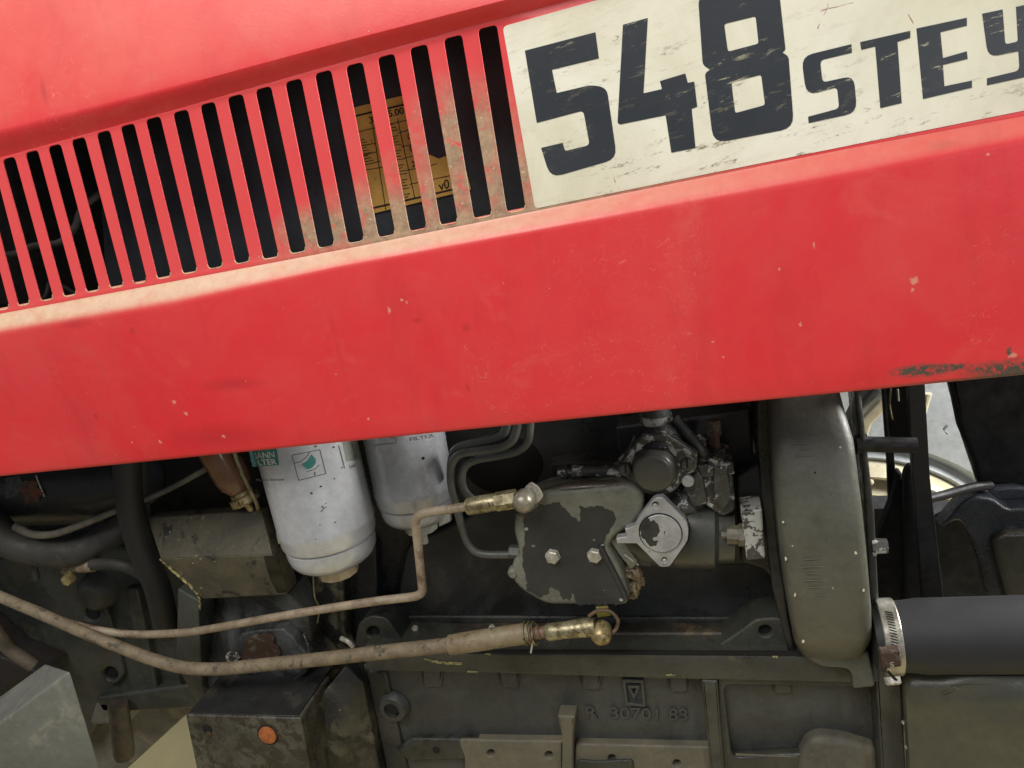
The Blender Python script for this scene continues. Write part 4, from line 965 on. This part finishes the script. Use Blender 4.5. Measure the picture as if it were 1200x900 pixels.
# ------------------------------------------------------------------ pipes on the engine
op = bpy.data.objects.new('oil_pipe', None); COL.objects.link(op); op.parent = TR; lab(op, 'thin rusty brown pipe bent up to a brass banjo fitting')
YA = .085
pp = [(-60, 680, .10), (0, 702, .10), (45, 717, .10), (95, 734, .10), (150, 743, .10), (205, 742, .095), (240, 738, .09), (335, 721, YA), (430, 706, YA), (478, 700, YA), (490, 697.5, YA), (495, 692, YA), (494, 680, YA), (491, 650, YA), (488, 622, YA), (487, 611, YA), (490, 605, YA), (499, 601, YA), (525, 597, YA), (558, 592, YA)]
tube('pipe', pp, 5.2, PIPE, op, 14)
k = K(600, 588, YA)
lathe('pipe_nut', P(546, 594, YA), P(612, 583, YA), [(0, 8 * k), (.06, 10 * k), (.1, 10 * k), (.1, 9 * k), (.55, 9.5 * k), (.55, 11.5 * k), (.9, 11.5 * k), (.92, 8 * k), (1, 8 * k)], BRASS_D, op, 6, 20)
lathe('sleeve', P(548, 594, YA), P(584, 587.5, YA), [(0, 10 * k), (.2, 11 * k), (.9, 10.5 * k), (1, 9 * k)], BRASS_D, op, 20, 30)
knob('banjo_bolt', 616, 583, YA + .004, .024, [(0, 12), (.3, 13), (.7, 12), (.9, 8), (1, 0)], M('plated_ball', (160, 154, 138), (130, 124, 106), 80, rough=.35, metal=.4), op, 28, 60)
plate('tab_washer', [(614, 572), (622, 565), (631, 571), (637, 582), (630, 590), (618, 592)], YA + .006, .003, CHROME, op, bev=.0008, r=3)

rp = bpy.data.objects.new('return_hose', None); COL.objects.link(rp); rp.parent = TR; lab(rp, 'thicker tan hose running low to a gold banjo end')
YB = .095
pp = [(-60, 672, .09), (0, 699, .09), (45, 718, .088), (98, 741, .085), (140, 758, .085), (180, 773, .085), (215, 782, .085), (255, 784, .088), (310, 779, .09), (380, 772, YB), (450, 764, YB), (535, 755, YB)]
tube('hose', pp, lambda t: 6.6 + 1.4 * t, HOSE, rp, 18)
k = K(600, 745, YB)
lathe('end_sleeve', P(526, 756, YB), P(624, 741, YB), [(0, 8.5 * k), (.02, 12 * k), (.3, 12.5 * k), (.9, 12 * k), (1, 10.5 * k)], M('tan_sleeve', (140, 126, 98), (120, 104, 80), 40, rough=.6, bump=.0002, third=(96, 80, 58), tsc=50), rp, 28, 50)
for x in (617, 622, 627):
    bm = bmesh.new(); c = P(x, 742, YB); axd = (P(635, 740, YB) - P(600, 745, YB)).normalized(); a = axd.orthogonal().normalized(); b = axd.cross(a)
    tube_bm([c + (a * math.cos(t * .5236) + b * math.sin(t * .5236)) * 13 * k + axd * .0003 * math.sin(t + x) for t in range(13)], .0011, 8, bm, 3)
    frombm('clip_ring', bm, BRASS_D, rp)
tube('clip_tail', [(624, 753, .085), (623, 760, .085), (622, 765, .085)], 1.2, CHROME, rp, 8)
lathe('neck', P(626, 742, YB), P(642, 740, YB), [(0, 7 * k), (.5, 8.5 * k), (.5, 7 * k), (1, 7 * k)], M('copper_neck', (122, 98, 74), (90, 70, 52), 80, rough=.5), rp, 16)
lathe('end_fitting', P(640, 741, YB), P(698, 734, YB), [(0, 8.5 * k), (.05, 10 * k), (.3, 10 * k), (.32, 9.5 * k), (.8, 11 * k), (1, 10 * k)], BRASS_D, rp, 24, 40)
knob('banjo_bolt', 706, 736, YB + .008, .026, [(0, 11), (.35, 12.5), (.7, 11.5), (.9, 7), (1, 0)], BRASS, rp, 28, 60)
tube('wire_loop', [(690, 722, YB), (700, 716, YB), (714, 716, YB + .004), (724, 726, YB + .004), (722, 737, YB + .004), (716, 742, YB)], 2.2, M('copper_wire', (108, 88, 66), (80, 64, 48), 60, rough=.5), rp, 8)
plate('green_tab', [(698, 712), (712, 711), (716, 722), (700, 724)], YB + .012, .004, flat('green_brass_tab', (110, 104, 40), .4), rp, bev=.001)

inj = bpy.data.objects.new('injector_line', None); COL.objects.link(inj); inj.parent = TR; lab(inj, 'three grey steel injector lines bent side by side')
YI = .135
tube('line', [(594, 485, .150), (593, 501, .150), (585, 511, .15), (556, 519, .15), (538, 524, .15), (530, 534, .15), (528, 556, .152)], 5, INJ, inj)
tube('line', [(607, 485, YI), (606, 502, YI), (600, 517, YI), (584, 525, YI), (556, 529, YI), (538, 533, YI), (529, 546, YI), (529, 569, YI), (535, 592, YI), (541, 617, YI), (550, 639, YI), (565, 649, YI), (598, 650, YI)], 4.8, INJ, inj)
tube('line', [(621, 485, .14), (621, 501, .14), (618, 518, .14), (606, 529, .14), (580, 535, .14), (558, 539, .14), (545, 547, .14), (541, 562, .14), (546, 577, .14), (558, 588, .145), (570, 594, .15)], 4.8, INJ, inj)
lathe('line_nut', P(597, 646, .125), P(611, 647, .125), [(0, .0075), (.15, .0085), (.85, .0085), (1, .0075)], INJ, inj, 6, 20)

# ------------------------------------------------------------------ injection pump
PU = bpy.data.objects.new('injection_pump', None); COL.objects.link(PU); PU.parent = TR; lab(PU, 'fuel injection pump with peeling dark paint and bare metal flange')
YC = .108
cover_pts = [(603, 604, 4), (612, 588, 8), (640, 576, 10), (700, 571, 10), (738, 567, 12), (754, 580, 10), (755, 600, 12), (742, 617, 8), (722, 628, 6), (712, 640, 8), (728, 668, 6), (738, 700, 5), (734, 710, 4), (640, 710, 10), (612, 694, 14), (597, 678, 10), (600, 660, 8), (607, 652, 3), (606, 640, 3), (601, 622, 8)]
plate('pump_cover', cover_pts, YC, .05, FLAKE_B, PU, bev=.007, r=5, bres=4)
plate('top_coat', ragged([(616, 603), (632, 592), (655, 589), (664, 600), (680, 612), (681, 602), (678, 594), (692, 594), (700, 592), (718, 598), (721, 608), (715, 620), (709, 630), (708, 645), (717, 665), (727, 690), (732, 705), (728, 708.5), (678, 709), (671, 695), (667, 702), (660, 703), (656, 694), (645, 687), (641, 697), (630, 700), (618, 692), (617, 680), (612, 666), (613, 648), (614, 632), (616, 622), (612, 612)], 1.5, 3, 5), YC - .0005, .0009, FLAKE_D, PU, bev=.0002)
tube('cover_ridge', [(640, 580, YC + .012), (660, 574, YC + .010), (700, 571, YC + .010), (735, 572, YC + .012), (748, 582, YC + .02)], 8, M('brown_stained_ridge', (74, 68, 56), (66, 54, 44), 20, rough=.4, bump=.0003), PU, 18)
plate('cover_groove', [(655, 577), (668, 575), (705, 573), (708, 577), (670, 580), (656, 580)], YC + .002, .001, HOLE, PU, bev=.0003)
tube('cover_ridge', [(703, 640, YC - .001), (715, 662, YC - .001), (728, 688, YC - .001), (734, 702, YC - .001)], 3.5, FLAKE_D, PU, 10)
for x, y in ((648, 651), (697, 650)):
    knob('cover_bolt', x, y, YC, .007, [(0, 9.5), (.15, 9.5), (.15, 8.6), (.85, 8.6), (1, 7)], CHROME, PU, 6, 20)
for i, (x, y, r_) in enumerate([(617, 620, 2.6), (625, 640, 2.4), (706, 639, 2), (696, 633, 1.8), (728, 703, 2.2), (708, 692, 1.2)]):
    plate('paint_chip', ragged(circ(x, y, r_, 7, r_ * .7), .5, 2, i), YC - .001, .0006, FLAKE_B if i % 2 else ALU, PU, bev=.0001)
# hollow bolt and lumpy brown bits on its right
knob('side_stub', 603, 668, YC + .01, .012, [(0, 7), (.7, 6.5), (1, 4)], FLAKE_B, PU, 14)
from mathutils import noise as mn
def lump(nm, px, py, Y, rx_, ry_, m, parent, seed, amp=.45, fr=1.6):
    k = K(px, py, Y); c = P(px, py, Y); bm = bmesh.new(); bmesh.ops.create_icosphere(bm, subdivisions=4, radius=1)
    for v in bm.verts:
        q = v.co.copy(); f_ = 1 + amp * mn.noise(q * fr + Vector((seed * 7.3, 0, 0))) + amp * .5 * mn.noise(q * fr * 3 + Vector((seed, 3, 0)))
        v.co = c + Vector((q.x * rx_ * k, q.y * min(rx_, ry_) * k, q.z * ry_ * k)) * f_
    return frombm(nm, bm, m, parent, 180)
CORR = M('corroded_brass', (134, 118, 90), (84, 70, 52), 90, rough=.5, bump=.0006, third=(60, 48, 38), tsc=60)
lump('corroded_nut', 741, 670, YC + .022, 9, 9, CORR, PU, 1, .5)
lump('corroded_nut', 748, 678, YC + .024, 6, 12, CORR, PU, 2, .5)
lump('corroded_nut', 742, 690, YC + .024, 7, 10, CORR, PU, 3, .6)
tube('spring_edge', [(732, 650, YC + .01), (740, 656, YC + .012), (748, 662, YC + .015)], 1.2, CHROME, PU, 6)
plate('linkage', [(714, 634), (724, 624), (734, 640), (748, 660), (740, 668), (728, 654)], YC + .012, .012, FLAKE_B, PU, bev=.002, r=3)
plate('linkage', [(726, 640), (760, 640), (765, 665), (745, 664)], YC + .02, .012, OLIVE_D, PU, bev=.003, r=3)
# pump barrel
k = K(810, 620, .15)
lathe('pump_barrel', P(735, 617, .165), P(860, 623, .165), [(0, 44 * k), (.55, 46 * k), (.82, 44 * k), (.86, 38 * k), (1, 36 * k)], M('dark_pump_enamel', (66, 67, 62), (56, 57, 53), 12, rough=.38, bump=.0003, speck=(170, 168, 150), sthr=.76), PU, 48, 30)
plate('pump_shoulder', [(818, 535), (858, 542), (862, 600), (845, 606), (818, 588), (808, 560)], .135, .06, FLAKE_M, PU, bev=.004, r=5)
plate('shoulder_top', [(814, 545), (860, 543), (861, 556), (822, 560)], .128, .01, FLAKE_M, PU, bev=.002, r=2)
knob('shoulder_boss', 838, 535, .15, .02, [(0, 12), (.7, 11), (1, 8)], FLAKE_M, PU, 8, 20)
k = K(838, 505, .16)
lathe('shoulder_bolt', P(839, 532, .155), P(836, 492, .155), [(0, 12 * k), (.2, 12 * k), (.2, 6 * k), (.6, 6 * k), (.6, 9 * k), (1, 8.5 * k)], RUST, PU, 6, 20)
plate('pump_back', [(720, 500), (880, 480), (892, 600), (890, 664), (770, 664), (735, 600)], .20, .06, FLAKE_D, PU, bev=.005, r=5)
# octagonal cap
cap_pts = [(722, 549), (744, 520, 3), (751, 511, 3), (778, 507, 3), (815, 530, 3), (818, 536, 3), (816, 552, 4), (803, 560, 4), (790, 578, 8), (765, 582, 8), (745, 574, 8), (732, 560, 4)]
plate('octagon_flange', cap_pts, .118, .012, FLAKE_M, PU, bev=.0025, r=3)
plate('flange_rim', [(727, 546), (747, 519), (753, 513), (777, 510), (812, 531), (814, 536), (812, 548), (800, 553), (796, 540), (777, 520), (757, 520), (744, 532), (738, 552), (730, 554)], .1165, .002, M('half_bare_rim', (160, 160, 154), (60, 58, 52), 70, lo=.49, hi=.52, rough=.4, bump=.0004), PU, bev=.0006)
knob('cap_dome', 767, 548, .117, .018, [(0, 27), (.3, 25), (.8, 24), (.95, 21.5), (1, 18), (1.01, 0)], M('cap_paint', (72, 72, 64), (64, 64, 58), 20, rough=.42, bump=.0002, speck=(160, 156, 140), sthr=.74), PU, 40, 40)
for x, y in ((733, 549), (805, 543)):
    knob('cap_screw', x, y, .1165, .006, [(0, 8.5), (.7, 8), (1, 6)], FLAKE_M, PU, 20)
    plate('screw_slot', [(x - 1, y - 6), (x + 1.2, y - 6), (x + 1.2, y + 6), (x - 1, y + 6)], .1102, .0008, HOLE, PU, bev=.0002)
knob('bright_tab', 806, 563, .116, .004, [(0, 7.5), (.8, 7), (1, 6)], ALU, PU, 20)
k = K(770, 500, .15)
lathe('cap_neck', P(768, 470, .145), P(772, 518, .14), [(0, 15 * k), (.35, 17 * k), (.4, 13 * k), (.55, 14 * k), (.7, 22 * k), (1, 30 * k)], BLOCK, PU, 32)
lathe('neck_ring', P(768, 484, .145), P(769.5, 495, .145), [(0, 17 * k), (.1, 18.5 * k), (.8, 18.5 * k), (1, 17 * k)], M('half_bare_ring', (150, 150, 146), (50, 50, 48), 60, lo=.46, hi=.52, rough=.35, bump=.0003), PU, 32)
tube('overflow_tube', [(790, 490, .15), (805, 508, .145), (822, 528, .14), (835, 545, .15)], 7, M('dark_tube', (52, 52, 48), (40, 40, 38), 30, rough=.45), PU, 14)
tube('overflow_tube', [(746, 512, .14), (738, 528, .138), (722, 546, .135)], 4, FLAKE_M, PU, 10)
lump('upper_casting', 800, 585, .16, 34, 26, FLAKE_M, PU, 11, .35, 1.4)
lump('upper_casting', 735, 585, .17, 20, 14, OLIVE_D, PU, 12, .4, 1.4)
knob('plug_bolt', 822, 515, .17, .012, [(0, 9), (.4, 9), (.4, 6.5), (1, 6)], FLAKE_M, PU, 6, 20)
plate('arm_web', [(836, 548), (852, 546), (858, 585), (846, 600), (836, 585)], .126, .01, FLAKE_M, PU, bev=.002, r=3)
plate('flange_web', [(816, 548), (824, 560), (830, 590), (812, 596), (800, 572)], .125, .02, FLAKE_M, PU, bev=.003, r=3)
# control arm to the left
k = K(700, 552, .14)
lathe('control_rod', P(655, 553, .14), P(735, 550, .135), [(0, 7 * k), (.12, 7.5 * k), (.12, 5.5 * k), (.2, 5.5 * k), (.2, 8 * k), (.32, 8 * k), (.32, 6.5 * k), (1, 9 * k)], FLAKE_M, PU, 18, 25)
plate('control_boss', [(640, 545, 6), (665, 541), (735, 540), (735, 560), (650, 565, 8)], .155, .03, OLIVE_D, PU, bev=.004, r=4)
# diamond flange
dm = [(764, 587, 2), (769, 583, 2), (777, 583, 2), (804, 610, 3), (807, 620, 4), (806, 634, 4), (785, 664, 3), (774, 665, 3), (746, 637, 1), (723, 637, 1), (722, 631, 1), (735, 629, 1), (732, 620, 1), (743, 617, 3), (748, 608, 2)]
YF = .098
plate('diamond_flange', dm, YF, .012, ALU, PU, bev=.001, r=2, holes=[circ(768, 592, 4, 14), circ(778.5, 656.5, 3.4, 14)])
plate('gasket', [(x * 1.0 + 2, y - 1) for x, y, *_ in dm], YF + .010, .004, HOLE, PU, bev=.0006)
knob('flange_groove', 774, 624, YF + .0007, .001, [(0, 25.5), (1, 25.3)], HOLE, PU, 40)
knob('flange_disc', 774.3, 624.3, YF + .0004, .0028, [(0, 24), (.8, 24), (1, 23.4)], ALU, PU, 40)
plate('paint_patch', chaikin(ragged([(752, 613), (757, 606), (762, 611), (767, 610), (772, 615), (773, 624), (770, 629), (764, 631), (767, 634), (771, 634), (769, 640), (762, 641), (756, 634), (751, 627), (750, 620)], 1.1, 2, 3), 1), YF - .0027, .0005, OLIVE_D, PU, bev=.0001)
plate('crescent_slot', [(775, 603), (783, 604), (789, 608), (791, 613), (782, 609), (776, 606)], YF - .0003, .0008, HOLE, PU, bev=.0001)
for x, y in ((768, 592), (778.5, 656.5)):
    knob('flange_screw', x, y, YF + .006, .0045, [(0, 4.2), (.7, 4), (1, 2.6)], CHROME, PU, 14)
# bracket with bolt to the housing
plate('pump_bracket', [(868, 600, 2), (893, 597, 2), (897, 655, 3), (875, 657, 3)], .12, .04, M('flaky_white_bracket', (70, 70, 64), (176, 176, 170), 55, lo=.50, hi=.52, rough=.45, bump=.0006), PU, bev=.002, r=2)
k = K(858, 626, .13)
lathe('bracket_bolt', P(845, 626, .13), P(872, 627, .13), [(0, 5 * k), (.25, 5 * k), (.25, 11 * k), (.75, 11 * k), (.75, 13 * k), (1, 13 * k)], M('grimy_nut', (120, 116, 98), (90, 86, 72), 60, rough=.45), PU, 6, 20)
plate('drive_coupling', [(862, 560), (895, 540), (905, 600), (915, 690), (895, 668), (868, 660)], .165, .05, FLAKE_D, PU, bev=.005, r=4)

# tractor empty stays at the ground under the machine; children keep their places
base = Vector((.1, .2, -1.95))
TR.location = base
bpy.context.view_layer.update()
for o in list(scn.objects):
    if o.parent == TR: o.matrix_parent_inverse = Matrix.Translation(-base)
